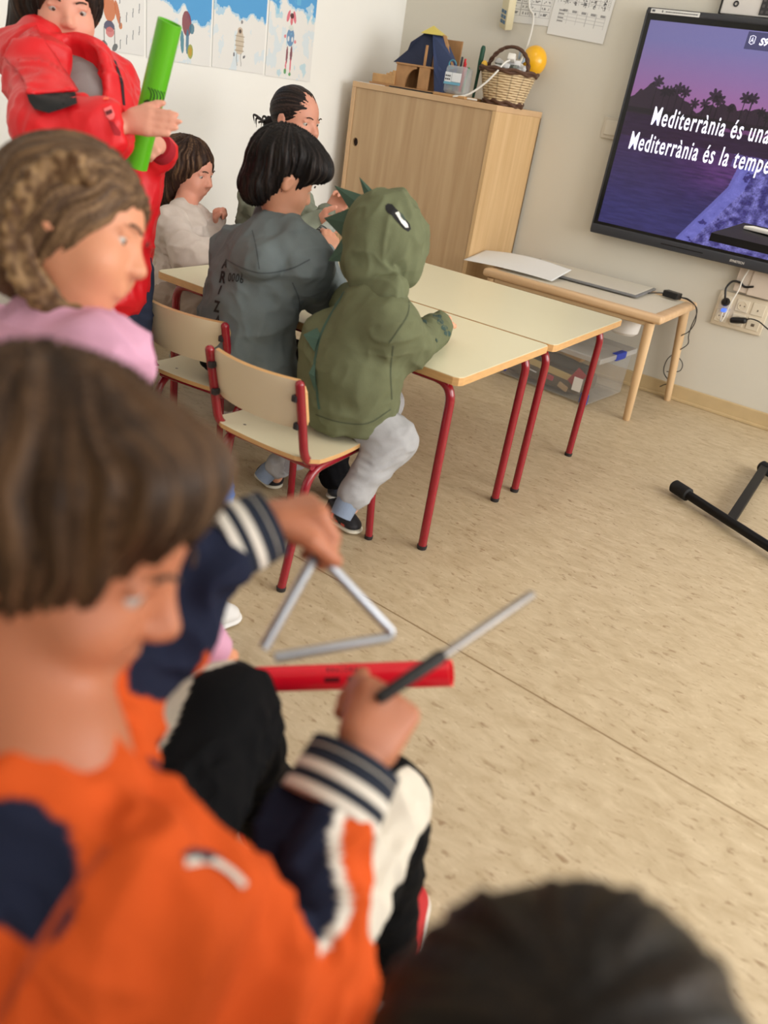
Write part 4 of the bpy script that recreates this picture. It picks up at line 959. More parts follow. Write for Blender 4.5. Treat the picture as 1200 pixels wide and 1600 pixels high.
# ------------------------------------------------------------------ people
def skin_mat(name, rgb): return mat(name, rgb, 0.5, sss=0.15, var=0.05, vscale=14, bump=0.1, bscale=240)
def cloth(name, attr=True, rough=0.9, rgb=(128, 128, 128), bs=340): return mat(name, rgb, rough, attr=attr, bump=0.25, bscale=bs, spec=0.12, var=0.05, vscale=30)
def skull(B, c, f, u=(0, 0, 1), s=1.0):
    c = np.array(c, float); R = frame(f, u)
    def g(x, y, z): return c+R @ (A(x, y, z)*s)
    S = A(s, s, s)
    B.ell(g(0, -0.008, 0.018), A(0.070, 0.084, 0.078)*S, R, 0.02); B.ell(g(0, 0.016, -0.040), A(0.055, 0.060, 0.055)*S, R, 0.03)
    B.ell(g(0, 0.030, -0.078), A(0.026, 0.026, 0.016)*S, R, 0.02)
    for x in (-0.032, 0.032): B.ell(g(x, 0.048, -0.032), A(0.026, 0.024, 0.024)*S, R, 0.02); B.ell(g(x*0.95, 0.076, 0.001), A(0.011, 0.010, 0.0055)*S, R, 0.006, sub=True); B.cap(g(x*0.95-0.010, 0.066, 0.0085), g(x*0.95+0.010, 0.066, 0.0085), 0.0045*s, 0.0045*s, 0.005)
    B.cap(g(0, 0.072, 0.004), g(0, 0.088, -0.022), 0.006*s, 0.010*s, 0.012)
    for x in (-0.009, 0.009): B.ell(g(x, 0.082, -0.026), A(0.007, 0.008, 0.006)*S, R, 0.006)
    B.ell(g(0, 0.070, -0.049), A(0.020, 0.011, 0.005)*S, R, 0.004); B.ell(g(0, 0.068, -0.058), A(0.017, 0.011, 0.006)*S, R, 0.004)
    for x in (-0.072, 0.072): B.ell(g(x, -0.006, -0.008), A(0.008, 0.014, 0.022)*S, R, 0.008); B.ell(g(x*1.09, -0.001, -0.006), A(0.005, 0.007, 0.012)*S, R, 0.005, sub=True)
    return g, R
def eyes(par, g, R, s, iris=(70, 46, 30)):
    for x in (-0.030, 0.030):
        c = g(x, 0.0585, 0.001)
        e = MB().ball(c, 0.0115*s, 16, 10).build('eye', mat('eye_white', (176, 168, 162), 0.3), par, True)
        MB().ball(c+R @ A(0, 0.0066*s, -0.001), (0.0056*s, 0.0056*s, 0.0056*s), 14, 8).build('iris', mat('iris_%d' % iris[0], iris, 0.15), e, True)
    m = MB()
    for x in (-1, 1): m.tube([g(x*(0.016+0.008*k), 0.0815-0.0028*k, 0.0185+0.004*math.sin(k*0.9)) for k in range(4)], 0.0019*s, 8)
    m.build('eyebrows', mat('brow', (60, 44, 34), 0.8), par, True)
def hand(B, w, d, n, side, s=1.0, curl=(0.5, 0.5, 0.4), spread=0.06, thumb=(0.8, 0.4), k=0.004, tc=0.5):
    """w wrist, d towards the knuckles, n out of the palm, side +1/-1 puts the thumb on +/- (d x n)"""
    w = np.array(w, float); d = nrm(d); n = nrm(np.array(n, float)-d*np.dot(n, d)); a = np.cross(d, n)*side
    B.cap(w-d*0.01*s, w+d*0.02*s, 0.0175*s, 0.018*s, 0.012, flat=(n, 0.72))
    for q in (-0.020, -0.007, 0.007, 0.019): B.cap(w+d*0.015*s+a*q*0.6*s, w+d*0.052*s+a*q*s, 0.0125*s, 0.0095*s, 0.008)
    tips = []
    for i, (q, L) in enumerate(((0.0215, 0.92), (0.0072, 1.0), (-0.0072, 0.95), (-0.0205, 0.76))):
        p = w+d*(0.055-0.004*abs(i-1.2))*s+a*q*s; ang = 0; dd = nrm(d+a*q*spread/0.02)
        for j, (l, r0, r1) in enumerate(((0.027, 0.0083, 0.0074), (0.018, 0.0074, 0.0067), (0.015, 0.0066, 0.0055))):
            ang += curl[j]*(1+0.06*i); e = dd*math.cos(ang)+n*math.sin(ang); p2_ = p+e*l*L*s
            B.cap(p, p2_, r0*s, r1*s, k); p = p2_
        tips.append(p)
    p = w+d*0.016*s+a*0.016*s; e = nrm(a*thumb[0]+d*0.75+n*thumb[1])
    B.cap(p, p+e*0.030*s, 0.0115*s, 0.0095*s, 0.008); p = p+e*0.030*s; e = nrm(e*(1-tc)+d*0.3+n*tc-a*0.25*tc)
    B.cap(p, p+e*0.020*s, 0.0092*s, 0.008*s, k); p = p+e*0.020*s; e = nrm(e+n*0.2*tc+d*0.15); B.cap(p, p+e*0.013*s, 0.008*s, 0.0065*s, k)
    return tips
def limb(B, pts, rs, k=0.03, **kw): B.chain([np.array(p, float) for p in pts], rs, k, **kw)
def folds(amp, f=18.0, seed=0.0, st=(1, 1, 1)):
    def d(V, n):
        P = V*f*A(*st)+seed; W_ = fbm(P*0.5+7, 2)[:, None]*2.2
        a = vnoise(P+W_); b = vnoise(P*2.2+W_+31); c = vnoise(P*A(0.8, 0.8, 2.4)+W_*1.4+50)
        return amp*1.9*(0.9-2.6*np.abs(a-0.5)-1.3*np.abs(b-0.5)-1.6*np.abs(c-0.5)**0.8+0.4)
    return d
def plain(c):
    def f(V, n): return np.repeat(A(*lin(c))[None], len(V), 0)
    return f
def on_axis(V, a, b):
    a = np.array(a, float); b = np.array(b, float); ab = b-a; t = ((V-a)@ab)/(ab@ab); q = V-a-np.clip(t, 0, 1)[:, None]*ab
    return t, q, np.sqrt((q*q).sum(1))
def hair_fn(c, R, dark, light, amp=0.004, fr=26, crown=(0, -0.3, 1), seed=0, thr=0.45):
    ax = R @ nrm(crown); e1 = nrm(np.cross(ax, A(0.3, 0.5, 0.1))); e2 = np.cross(ax, e1); c = np.array(c, float)
    def base(V):
        q = V-c; th = np.arctan2(q@e2, q@e1); ph = np.arccos(np.clip((q@ax)/(np.linalg.norm(q, axis=1)+1e-9), -1, 1))
        wv = fbm(np.stack([th*1.5+seed, ph*2.5, 0*th], 1), 2)*0.8
        return th+wv*0.22, ph
    def D(V, n):
        th, ph = base(V); a = vnoise(np.stack([np.cos(th)*fr*0.45, np.sin(th)*fr*0.45, ph*1.6+seed], 1)); b = vnoise(np.stack([np.cos(th)*fr*1.1, np.sin(th)*fr*1.1, ph*2.5], 1))
        return amp*(a-0.5)*2+amp*0.5*(b-0.5)*2
    def C(V, n):
        th, ph = base(V); a = vnoise(np.stack([np.cos(th)*fr, np.sin(th)*fr, ph*2.2+seed], 1)); b = vnoise(np.stack([np.cos(th)*fr*2.2, np.sin(th)*fr*2.2, ph*3], 1))
        t = np.clip((0.6*a+0.4*b-thr)*3, 0, 1)[:, None]
        return A(*lin(dark))*(1-t)+A(*lin(light))*t
    return D, C
M_hair = mat('hair', (40, 28, 20), 0.5, attr=True, spec=0.2)
def locks(name, par, pts_list, r, rgb, m=None):
    mm = MB()
    for p in pts_list: mm.tube(spline(p, 6), [r*(1-0.8*abs(2*i/(6*(len(p)-1))-0.9)**3) if False else r*max(0.15, 1-(i/(6*(len(p)-1)))**2) for i in range(6*(len(p)-1)+1)], 6)
    return mm.build(name, mat('lock_%d_%d_%d' % rgb, rgb, 0.5), par, True)
def cuff(par, a, b, r0, r1, cols, name='cuff', flat=None):
    """ribbed cuff from a to b with colour bands (list of (share, colour))"""
    a = np.array(a, float); b = np.array(b, float); L = np.linalg.norm(b-a); ax = (b-a)/L; t0 = 0; o = None; first = None
    u = nrm(np.cross(ax, A(0, 0, 1))); 
    for sh, c in cols:
        m = MB(); t1 = t0+sh; ra = r0+(r1-r0)*t0; rb = r0+(r1-r0)*t1
        m.lathe(a, ax, [(t0*L, ra-0.003), (t0*L+0.0006, ra), (t1*L-0.0006, rb), (t1*L, rb-0.003)], 40)
        o = m.build(name if first is None else 'stripe', mat('knit_%d_%d_%d' % c, c, 0.9, bump=0.4, bscale=300), par if first is None else first, True)
        if first is None: first = o
        t0 = t1
    return first
def shoe(par, heel, toe, top, w_, up_c, sole_c, lace_c=None, accent=None, ank=None, h=0.0035):
    heel = np.array(heel, float); toe = np.array(toe, float); d = toe-heel; L = np.linalg.norm(d); d /= L; z = A(0, 0, 1); r = nrm(np.cross(d, z)); R = np.stack([r, nrm(np.cross(z, r)), z], 1)
    B = Body(); B.cap(heel+d*w_*0.45+z*0.012, toe-d*w_*0.5+z*0.012, w_*0.47, w_*0.5, 0.01, flat=(z, 0.30)); B.cutplane(heel+A(0, 0, 0.001), (0, 0, -1)); B.cutplane(heel+z*0.019, (0, 0, 1))
    s = B.mesh('sole', h, mat('sole_%d_%d_%d' % sole_c, sole_c, 0.6), par, None, None, 1)
    B = Body(); B.cap(heel+d*L*0.22+z*0.030, heel+d*L*0.24+z*top, w_*0.40, w_*0.36, 0.02); B.cap(heel+d*L*0.26+z*0.03, toe-d*w_*0.52+z*0.022, w_*0.42, w_*0.43, 0.02, flat=(z, 0.72))
    B.cap(heel+d*L*0.42+z*top*0.75, toe-d*L*0.30+z*0.040, w_*0.26, w_*0.26, 0.02); B.cutplane(heel+z*0.017, (0, 0, -1)); B.ell(heel+d*L*0.21+z*(top+0.03), (w_*0.28, w_*0.28, 0.05), None, 0.006, sub=True)
    def cf(V, n):
        C = np.repeat(A(*lin(up_c))[None], len(V), 0)
        if accent:
            q = V-heel; x = (q@d)/L; y = q[:, 2]; nz = vnoise(np.stack([x*14, y*130, (q@r)*60], 1)); put(C, (x > 0.35) & (x < 0.72) & (np.abs(q@r) > 0.008) & (nz > 0.60), accent, 0.95); put(C, (x < 0.10) & (y > 0.045) & (nz > 0.5), accent, 0.9)
        return C
    u = B.mesh('upper', h, mat('shoe_upper', (60, 60, 60), 0.6, attr=True, bump=0.3, bscale=300), par, cf, None, 1)
    if lace_c:
        m = MB()
        for k in range(4):
            p = heel+d*L*(0.46+0.075*k)+z*(top*0.86-0.007*k+0.012); m.tube([p-r*w_*0.20-z*0.006, p+z*0.003, p+r*w_*0.20-z*0.006], 0.0022, 6)
        m.build('laces', mat('lace_%d_%d_%d' % lace_c, lace_c, 0.7), u, True)
    return s
def pixel_patch(name, outline, n, target, rgb, par, lift=0.0012, m=None):
    """a printed or sewn patch laid onto a garment: outline in the plane facing n"""
    W_ = np.array(outline, float); return wrap(name, W_, [tuple(range(len(W_)))], n, target, m or mat('patch_%d_%d_%d' % rgb, rgb, 0.8), par, lift)
def seam(name, pts, w_, n, target, rgb, lift=0.0012):
    """thin sewn line laid on a garment"""
    P = np.array(spline(pts, 4)); n = nrm(n); L_ = []; R_ = []
    for i in range(len(P)):
        d = nrm(P[min(i+1, len(P)-1)]-P[max(i-1, 0)]); s_ = nrm(np.cross(d, n)); L_.append(P[i]+s_*w_/2); R_.append(P[i]-s_*w_/2)
    W_ = np.array(L_+R_); m_ = len(P); fs = [(i, i+1, m_+i+1, m_+i) for i in range(m_-1)]
    return wrap(name, W_, fs, n, target, mat('seam_%d_%d_%d' % rgb, rgb, 0.9), target, lift)
def spike(par, tip, b1, b2, th, rgb):
    tip, b1, b2, th = [np.array(v, float) for v in (tip, b1, b2, th)]; mid = (b1+b2)/2
    m = MB(); m.add([b1-th*0.3, b2-th*0.3, tip, mid+th, mid-th], [(0, 3, 2), (3, 1, 2), (1, 4, 2), (4, 0, 2), (0, 4, 3), (4, 1, 3)]); return m.build('spike', mat('spike_%d' % rgb[0], rgb, 0.85, bump=0.2, bscale=300), par)
def sitting_legs(B, T, hips, knees, ankles, r=(0.062, 0.048, 0.034), skin=(0.045, 0.034, 0.024)):
    for h_, k_, a_ in zip(hips, knees, ankles):
        limb(T, [h_, k_], r[:2], 0.04); limb(T, [k_, a_], (r[1], r[2]), 0.03); limb(B, [h_, k_, a_], skin, 0.02)
CAM = A(0, 0, 1.12)
def toward(p): return nrm(CAM-np.array(p, float))

# ============ child in the green dinosaur hoodie ============
def dino():
    t = thing('person', (-1.12, 1.55, 0), 'child in a green dinosaur hood hoodie and grey joggers sitting at the near table', 'person', 'children seated at the tables')
    SK = skin_mat('skin_light', (222, 160, 130))
    pel = A(-1.075, 1.549, 0.434); wst = A(-1.064, 1.545, 0.500); chest = A(-1.039, 1.559, 0.601); neck = A(-1.047, 1.572, 0.690); hc = A(-1.087, 1.605, 0.800)
    fw = nrm(A(-1.037, 1.725, 0.762)-hc); r = nrm(np.cross(fw*A(1, 1, 0), (0, 0, 1)))
    tr_ = nrm(A(0.86, -0.50, 0)); tf = nrm(A(0.50, 0.86, 0))
    shR = A(-0.966, 1.520, 0.650); elR = A(-0.962, 1.619, 0.575); wrR = A(-1.036, 1.862, 0.562); shL = A(-1.169, 1.652, 0.610); elL = A(-1.20, 1.70, 0.575); wrL = A(-1.12, 1.82, 0.56)
    hpR = A(-1.05, 1.53, 0.410); hpL = A(-1.16, 1.55, 0.410); knR = A(-0.945, 1.570, 0.344); knL = A(-1.17, 1.86, 0.30); anR = A(-0.960, 1.459, 0.222); anL = A(-1.363, 1.645, 0.085)
    B = Body(); g, R = skull(B, hc+A(0.0, 0.0, -0.012), fw, (0, 0, 1), 0.88)
    limb(B, [hc-A(0, 0, 0.03), neck-A(0, 0, 0.03)], (0.036, 0.036)); limb(B, [neck-A(0, 0, 0.03), chest, pel], (0.05, 0.075, 0.08), flat=(tr_, 1.1))
    limb(B, [chest, shR, elR, wrR], (0.04, 0.032, 0.026, 0.018)); limb(B, [chest, shL, elL, wrL], (0.04, 0.032, 0.026, 0.018))
    hand(B, wrR+A(0.0, 0.010, 0), A(-1.021, 1.845, 0.608)-A(-1.002, 1.800, 0.582), (0, 0, -1), -1, 0.85, (0.9, 0.9, 0.4)); hand(B, wrL, A(0.2, 0.9, -0.05), (0, 0, -1), 1, 0.9, (0.7, 0.8, 0.4))
    T = Body(); sitting_legs(B, T, (hpR, hpL), (knR, knL), (anR, anL), (0.060, 0.055, 0.038))
    for an, toe in ((anR, A(-1.039, 1.634, 0.020)), (anL, A(-1.30, 1.62, 0.02))): limb(B, [an, an-A(0, 0, 0.04)], (0.020, 0.016))
    body = B.mesh('body', 0.004, SK, t); eyes(body, g, R, 0.88)
    T.cap(hpR, hpL, 0.052, 0.052, 0.02); 
    tr = T.mesh('joggers', 0.005, cloth('joggers'), t, plain((164, 164, 166)), folds(0.0030, 18, 2))
    for an, kn in ((anR, knR), (anL, knL)):
        d_ = nrm(an-kn); cuff(tr, an-d_*0.045, an-d_*0.005, 0.040, 0.036, [(1, (160, 160, 164))])
        MB().tube([an-d_*0.01, an+d_*0.035, an+d_*0.055+A(0, 0, -0.01)], [0.031, 0.029, 0.027], 18).build('sock', mat('sock_blue', (128, 142, 164), 0.9, bump=0.4, bscale=260), t, True)
    shoe(t, (-1.170, 1.644, 0.000), (-1.032, 1.629, 0.000), 0.060, 0.062, (30, 30, 36), (214, 208, 190), (40, 40, 46), (214, 92, 76))
    shoe(t, (-1.358, 1.649, 0.000), (-1.469, 1.685, 0.000), 0.060, 0.062, (30, 30, 36), (214, 208, 190), (40, 40, 46), (214, 92, 76))
    # hoodie
    H = Body()
    H.cap(pel+A(0, 0, -0.045), wst, 0.100, 0.100, 0.05, flat=(tr_, 1.16)); H.cap(hpR+A(0.01, 0.03, -0.01), pel, 0.088, 0.09, 0.04); H.cap(wst, chest, 0.100, 0.088, 0.05, flat=(tr_, 1.14)); H.cap(chest, neck+A(0, 0, -0.03), 0.085, 0.062, 0.04)
    H.cap(pel+A(0, 0, -0.02)+tf*-0.03, pel+A(0, 0, 0.10)-tf*0.03-tr_*0.05, 0.085, 0.09, 0.04)
    limb(H, [chest+A(0, 0, 0.015), shR-A(0, 0, 0.012)], (0.066, 0.044), 0.06); limb(H, [shR-A(0, 0, 0.012), elR], (0.046, 0.046), 0.05); limb(H, [elR, wrR], (0.047, 0.040), 0.03)
    limb(H, [chest+A(0, 0, 0.02), shL, elL, wrL], (0.06, 0.05, 0.045, 0.036), 0.03)
    H.cutplane(A(0, 0, 0.352), (0, 0, -1), 0.012)
    def hf(V, n):
        t_, q, rr = on_axis(V, elR, wrR); a = folds(0.0035, 15, 3, (1, 1, 0.7))(V, n)
        return a+0.005*np.sin(np.clip(t_, 0, 1.4)*22+3*vnoise(V*30))*np.exp(-((rr-0.04)/0.03)**2)*((t_ > 0.1) & (t_ < 1.3))
    GRN = (104, 108, 82)
    hood = H.mesh('hoodie', 0.0045, cloth('dino_cloth'), t, plain(GRN), hf)
    Q = Body(); Rh = frame(fw, (0.05, 0.05, 1))
    Q.ell(hc+Rh @ A(0, 0.004, 0.014), (0.084, 0.088, 0.098), Rh, 0.03); Q.ell(hc+Rh @ A(0, 0.045, 0.006), (0.072, 0.070, 0.074), Rh, 0.04)
    Q.ell(hc+Rh @ A(0, 0.058, -0.056), (0.062, 0.048, 0.062), Rh, 0.025)
    Q.cap(hc+Rh @ A(0, -0.010, -0.055), neck+A(0, 0, 0.01), 0.062, 0.054, 0.012); Q.ell(A(-1.019, 1.637, 0.746), (0.032, 0.040, 0.042), None, 0.02); Q.cap(neck-tr_*0.055-A(0, 0, 0.002), neck+tr_*0.050+A(0, 0, 0.004), 0.044, 0.044, 0.010)
    Q.ell(hc+Rh @ A(0, 0.128, -0.035), (0.050, 0.062, 0.072), Rh, 0.015, sub=True)
    hm = Q.mesh('hood', 0.004, cloth('dino_cloth'), t, plain((106, 111, 85)), lambda V, n: folds(0.0055, 15, 9, (1.3, 1.3, 0.45))(V, n))
    thk = 0.012*nrm(A(-1.062, 1.585, 0.807)-A(-1.157, 1.617, 0.784)*1.0)*0+0.011*nrm(np.cross(A(-1.189, 1.637, 0.910)-A(-1.162, 1.640, 0.888), (0.3, 0.9, 0)))
    th2 = 0.010*toward(hc)
    for tip, b1, b2 in (((-1.193, 1.639, 0.916), (-1.154, 1.615, 0.881), (-1.130, 1.633, 0.887)), ((-1.245, 1.615, 0.887), (-1.151, 1.618, 0.881), (-1.166, 1.586, 0.845)), ((-1.242, 1.585, 0.814), (-1.173, 1.598, 0.852), (-1.162, 1.563, 0.786)), ((-1.177, 1.534, 0.732), (-1.152, 1.548, 0.792), (-1.109, 1.531, 0.745)), ((-1.077, 1.517, 0.710), (-1.130, 1.546, 0.748), (-1.073, 1.530, 0.727))):
        spike(hm, tip, b1, b2, th2, (60, 84, 70))
    for tip, b1, b2 in (((-1.158, 1.446, 0.572), (-1.130, 1.479, 0.598), (-1.115, 1.440, 0.543)), ((-1.132, 1.518, 0.642), (-1.105, 1.522, 0.685), (-1.112, 1.498, 0.613)), ((-1.107, 1.417, 0.498), (-1.106, 1.436, 0.528), (-1.079, 1.411, 0.462))):
        spike(hood, tip, b1, b2, th2, (66, 92, 80))
    nn = toward(hc)
    pixel_patch('eye_patch', [(-1.071, 1.585, 0.875), (-1.068, 1.589, 0.880), (-1.060, 1.594, 0.880), (-1.050, 1.596, 0.873), (-1.011, 1.603, 0.848), (-1.004, 1.601, 0.838), (-1.007, 1.596, 0.832), (-1.018, 1.591, 0.836), (-1.051, 1.586, 0.858), (-1.061, 1.582, 0.862), (-1.067, 1.582, 0.868)], nn, hm, (24, 24, 26), hm, 0.0015)
    pixel_patch('eye_white_patch', [(-1.047, 1.592, 0.864), (-1.042, 1.597, 0.868), (-1.014, 1.600, 0.846), (-1.010, 1.599, 0.840), (-1.016, 1.595, 0.839), (-1.028, 1.593, 0.847)], nn, hm, (226, 226, 224), hm, 0.0030)
    pixel_patch('pupil_patch', [(-1.039, 1.598, 0.867), (-1.032, 1.601, 0.864), (-1.022, 1.601, 0.855), (-1.024, 1.598, 0.852), (-1.033, 1.597, 0.859)], nn, hm, (60, 74, 66), hm, 0.0042)
    for a, b, c in (((-1.076, 1.654, 0.870), (-1.083, 1.653, 0.874), (-1.069, 1.656, 0.865)), ((-1.033, 1.656, 0.831), (-1.048, 1.651, 0.838), (-1.038, 1.650, 0.826)), ((-1.021, 1.653, 0.814), (-1.035, 1.648, 0.821), (-1.024, 1.648, 0.809)), ((-1.005, 1.653, 0.800), (-1.022, 1.646, 0.805), (-1.010, 1.646, 0.793))):
        s_ = spike(hm, a, b, c, A(0.004, 0.003, 0), (224, 222, 214)); s_.name = 'felt_tooth'
    sm_ = (74, 80, 60)
    seam('sleeve_seam', [(-0.961, 1.574, 0.692), (-0.952, 1.560, 0.661), (-0.956, 1.537, 0.628), (-0.962, 1.516, 0.599)], 0.0028, toward(shR), hood, sm_)
    seam('back_seam', [(-1.107, 1.518, 0.680), (-1.114, 1.487, 0.637), (-1.116, 1.455, 0.587), (-1.106, 1.428, 0.533), (-1.079, 1.402, 0.467), (-1.060, 1.390, 0.429)], 0.007, nrm(toward(chest)+A(-0.3, 0, 0)), hood, (66, 92, 80))
    seam('hem_seam', [(-1.064, 1.402, 0.411), (-1.010, 1.429, 0.404), (-0.954, 1.467, 0.411), (-0.922, 1.509, 0.448)], 0.0028, toward(pel), hood, sm_)
    seam('side_seam', [(-0.952, 1.519, 0.594), (-0.943, 1.513, 0.536), (-0.929, 1.517, 0.468)], 0.0028, toward(chest), hood, sm_)
    random.seed(5)
    nn2 = toward(wrR); sc = [(655+random.random()*44, 0) for _ in range(26)]; k = 0
    for i in range(26):
        u_ = (i*0.618) % 1; v_ = (i*0.755) % 1; px = A(-1.077, 1.876, 0.500)*(1-u_)+A(-1.031, 1.927, 0.538)*u_; dv = (A(-1.109, 1.903, 0.574)-A(-1.080, 1.879, 0.507))*v_
        c = px+dv; e1 = nrm(A(-1.036, 1.926, 0.540)-A(-1.050, 1.916, 0.538)); e2 = nrm(np.cross(nn2, e1)); ra = 0.0045+0.002*((i*7) % 3)/2
        W_ = [c+e1*ra*math.cos(a)+e2*ra*1.2*math.sin(a) for a in np.linspace(0, 2*math.pi, 9)[:-1]]
        pixel_patch('scale_print', W_, nn2, hood, (52, 74, 68), hood, 0.0012)
dino()

# ============ child in the grey hoodie ============
def grey():
    t = thing('person', (-1.5, 1.66, 0), 'dark-haired child in a grey hoodie with back lettering sitting at the near table', 'person', 'children seated at the tables')
    SK = skin_mat('skin_tan', (196, 140, 112))
    pel = A(-1.400, 1.562, 0.419); low = A(-1.437, 1.553, 0.481); mid = A(-1.411, 1.555, 0.599); chest = A(-1.372, 1.559, 0.689); neck = A(-1.361, 1.571, 0.776); hc = A(-1.389, 1.596, 0.883)
    fw = nrm(A(-1.301, 1.618, 0.835)-A(-1.363, 1.566, 0.891)+A(0.0, 0.05, 0)); tr_ = nrm(A(0.93, -0.36, 0)); tf = nrm(A(0.36, 0.93, 0))
    shR = A(-1.264, 1.564, 0.714); elR = A(-1.302, 1.700, 0.606); wrR = A(-1.385, 1.791, 0.674); shL = A(-1.533, 1.599, 0.666); elL = A(-1.66, 1.76, 0.575); wrL = A(-1.56, 1.88, 0.565)
    hpR = A(-1.40, 1.56, 0.412); hpL = A(-1.52, 1.55, 0.412); knR = A(-1.40, 1.84, 0.36); knL = A(-1.58, 1.83, 0.36); anR = A(-1.229, 1.753, 0.075); anL = A(-1.66, 1.90, 0.08)
    B = Body(); g, R = skull(B, hc, fw, (0.1, 0.05, 1), 0.95); limb(B, [hc-A(0, 0, 0.04), neck-A(0, 0, 0.03)], (0.04, 0.04)); limb(B, [neck-A(0, 0, 0.03), chest, mid, pel], (0.05, 0.075, 0.08, 0.08), flat=(tr_, 1.1))
    limb(B, [chest, shR, elR, wrR], (0.04, 0.032, 0.026, 0.018)); limb(B, [chest, shL, elL, wrL], (0.04, 0.032, 0.026, 0.018))
    hand(B, wrR, A(-1.396, 1.811, 0.717)-A(-1.390, 1.788, 0.674), A(-0.7, 0.6, 0.1), 1, 0.95, (0.5, 0.7, 0.4)); hand(B, wrL, A(0.5, 0.6, 0.1), (0, 0, -1), -1, 0.95)
    T = Body(); sitting_legs(B, T, (hpR, hpL), (knR, knL), (anR, anL), (0.062, 0.055, 0.044)); T.cap(hpR, hpL, 0.062, 0.062, 0.03)
    body = B.mesh('body', 0.004, SK, t); eyes(body, g, R, 0.95)
    T.mesh('trousers', 0.006, cloth('black_trousers'), t, plain((17, 17, 20)), folds(0.004, 20, 5))
    shoe(t, anR*A(1, 1, 0)+A(0.0, -0.03, 0), anR*A(1, 1, 0)+A(0.06, 0.09, 0), 0.055, 0.06, (36, 40, 50), (222, 218, 208), (220, 210, 170)); shoe(t, anL*A(1, 1, 0)+A(0, -0.03, 0), anL*A(1, 1, 0)+A(0, 0.12, 0), 0.055, 0.06, (36, 40, 50), (222, 218, 208), (220, 210, 170))
    H = Body()
    H.cap(pel+A(0, 0, -0.03), low, 0.106, 0.108, 0.05, flat=(tr_, 1.2)); H.cap(hpR+A(0.0, 0.0, 0.0), pel, 0.094, 0.094, 0.04); H.cap(low-tr_*0.03, mid-tr_*0.02, 0.106, 0.104, 0.05, flat=(tr_, 1.22)); H.cap(mid, chest, 0.104, 0.088, 0.05, flat=(tr_, 1.15)); H.cap(chest, neck-A(0, 0, 0.04), 0.086, 0.06, 0.04)
    limb(H, [chest+A(0, 0, 0.01), shR], (0.07, 0.050), 0.06); limb(H, [shR, elR], (0.052, 0.050), 0.05); limb(H, [elR, wrR], (0.052, 0.034), 0.03); limb(H, [chest, shL, elL, wrL], (0.07, 0.058, 0.05, 0.036), 0.04)
    # hood lying on the back
    hb = A(-1.365, 1.502, 0.710)
    H.cap(neck-tr_*0.085+A(0, 0, -0.01), hb-tr_*0.03-A(0, 0, 0.03), 0.034, 0.044, 0.012); H.cap(neck+tr_*0.085+A(0, 0, -0.03), hb+tr_*0.055, 0.030, 0.040, 0.012); H.ell(hb+toward(hb)*0.015-A(0, 0, 0.02), (0.085, 0.055, 0.050), frame(-tf, (0, 0.5, 1)), 0.008); H.cap(neck-tr_*0.08, neck+tr_*0.07, 0.03, 0.03, 0.015)
    H.cutplane(A(0, 0, 0.352), (0, 0, -1), 0.012)
    hood = H.mesh('hoodie', 0.0045, cloth('grey_cloth'), t, plain((106, 115, 117)), folds(0.0045, 14, 12, (1, 1, 0.8)))
    # lettering down the back
    n_ = toward(low); M_l = mat('print_black', (22, 24, 26), 0.7)
    for ch, o, rx, uy, sz in (('A', (-1.461, 1.488, 0.638), (-1.442, 1.498, 0.636), (-1.466, 1.495, 0.654), 0.026), ('R', (-1.458, 1.472, 0.610), (-1.439, 1.481, 0.607), (-1.460, 1.482, 0.628), 0.034), ('I', (-1.448, 1.460, 0.582), (-1.430, 1.469, 0.579), (-1.451, 1.469, 0.598), 0.030), ('Z', (-1.449, 1.441, 0.551), (-1.430, 1.449, 0.547), (-1.451, 1.449, 0.566), 0.030), ('A', (-1.439, 1.429, 0.522), (-1.421, 1.438, 0.519), (-1.442, 1.438, 0.540), 0.032)):
        text_mesh('back_letter', ch, sz*1.05, plane_frame(o, A(*rx)-A(*o), A(*uy)-A(*o)), M_l, hood, off=0.0012, target=hood, lift=0.002, sx=0.85)
    o = A(-1.435, 1.486, 0.610); text_mesh('back_number', '0006', 0.026, plane_frame(o, A(-1.394, 1.507, 0.605)-o, A(-1.438, 1.494, 0.626)-o), M_l, hood, off=0.0002, target=hood, lift=0.002, sx=0.78, spacing=1.15)
    # short thick dark hair
    Q = Body(); Q.ell(g(0, -0.020, 0.028), (0.077, 0.088, 0.082), R, 0.02); Q.ell(g(0, -0.048, -0.045), (0.058, 0.048, 0.056), R, 0.03); Q.ell(g(0.02, 0.050, 0.062), (0.060, 0.046, 0.036), R, 0.03); Q.ell(g(0.0, 0.01, 0.06), (0.073, 0.076, 0.050), R, 0.03)
    Q.ell(g(0, 0.098, -0.030), (0.080, 0.070, 0.082), R, 0.02, sub=True); Q.ell(g(0.078, 0.005, -0.016), (0.016, 0.022, 0.030), R, 0.01, sub=True)
    D, C = hair_fn(g(0, -0.01, 0.0), R, (18, 15, 15), (50, 41, 38), 0.0055, 34, (0, -0.4, 1), 2, 0.5)
    hr = Q.mesh('hair', 0.003, M_hair, t, C, D, 1)

    sm_ = (74, 82, 85)
    seam('hood_seam', [(-1.427, 1.450, 0.684), (-1.386, 1.467, 0.673), (-1.341, 1.491, 0.669), (-1.293, 1.530, 0.686), (-1.262, 1.566, 0.714)], 0.003, toward(hb), hood, sm_)
    seam('hood_seam', [(-1.400, 1.510, 0.755), (-1.378, 1.503, 0.723), (-1.350, 1.490, 0.676)], 0.0025, toward(hb), hood, sm_)
    seam('sleeve_seam', [(-1.299, 1.554, 0.651), (-1.264, 1.550, 0.613), (-1.243, 1.537, 0.571)], 0.003, toward(hb), hood, sm_)
grey()

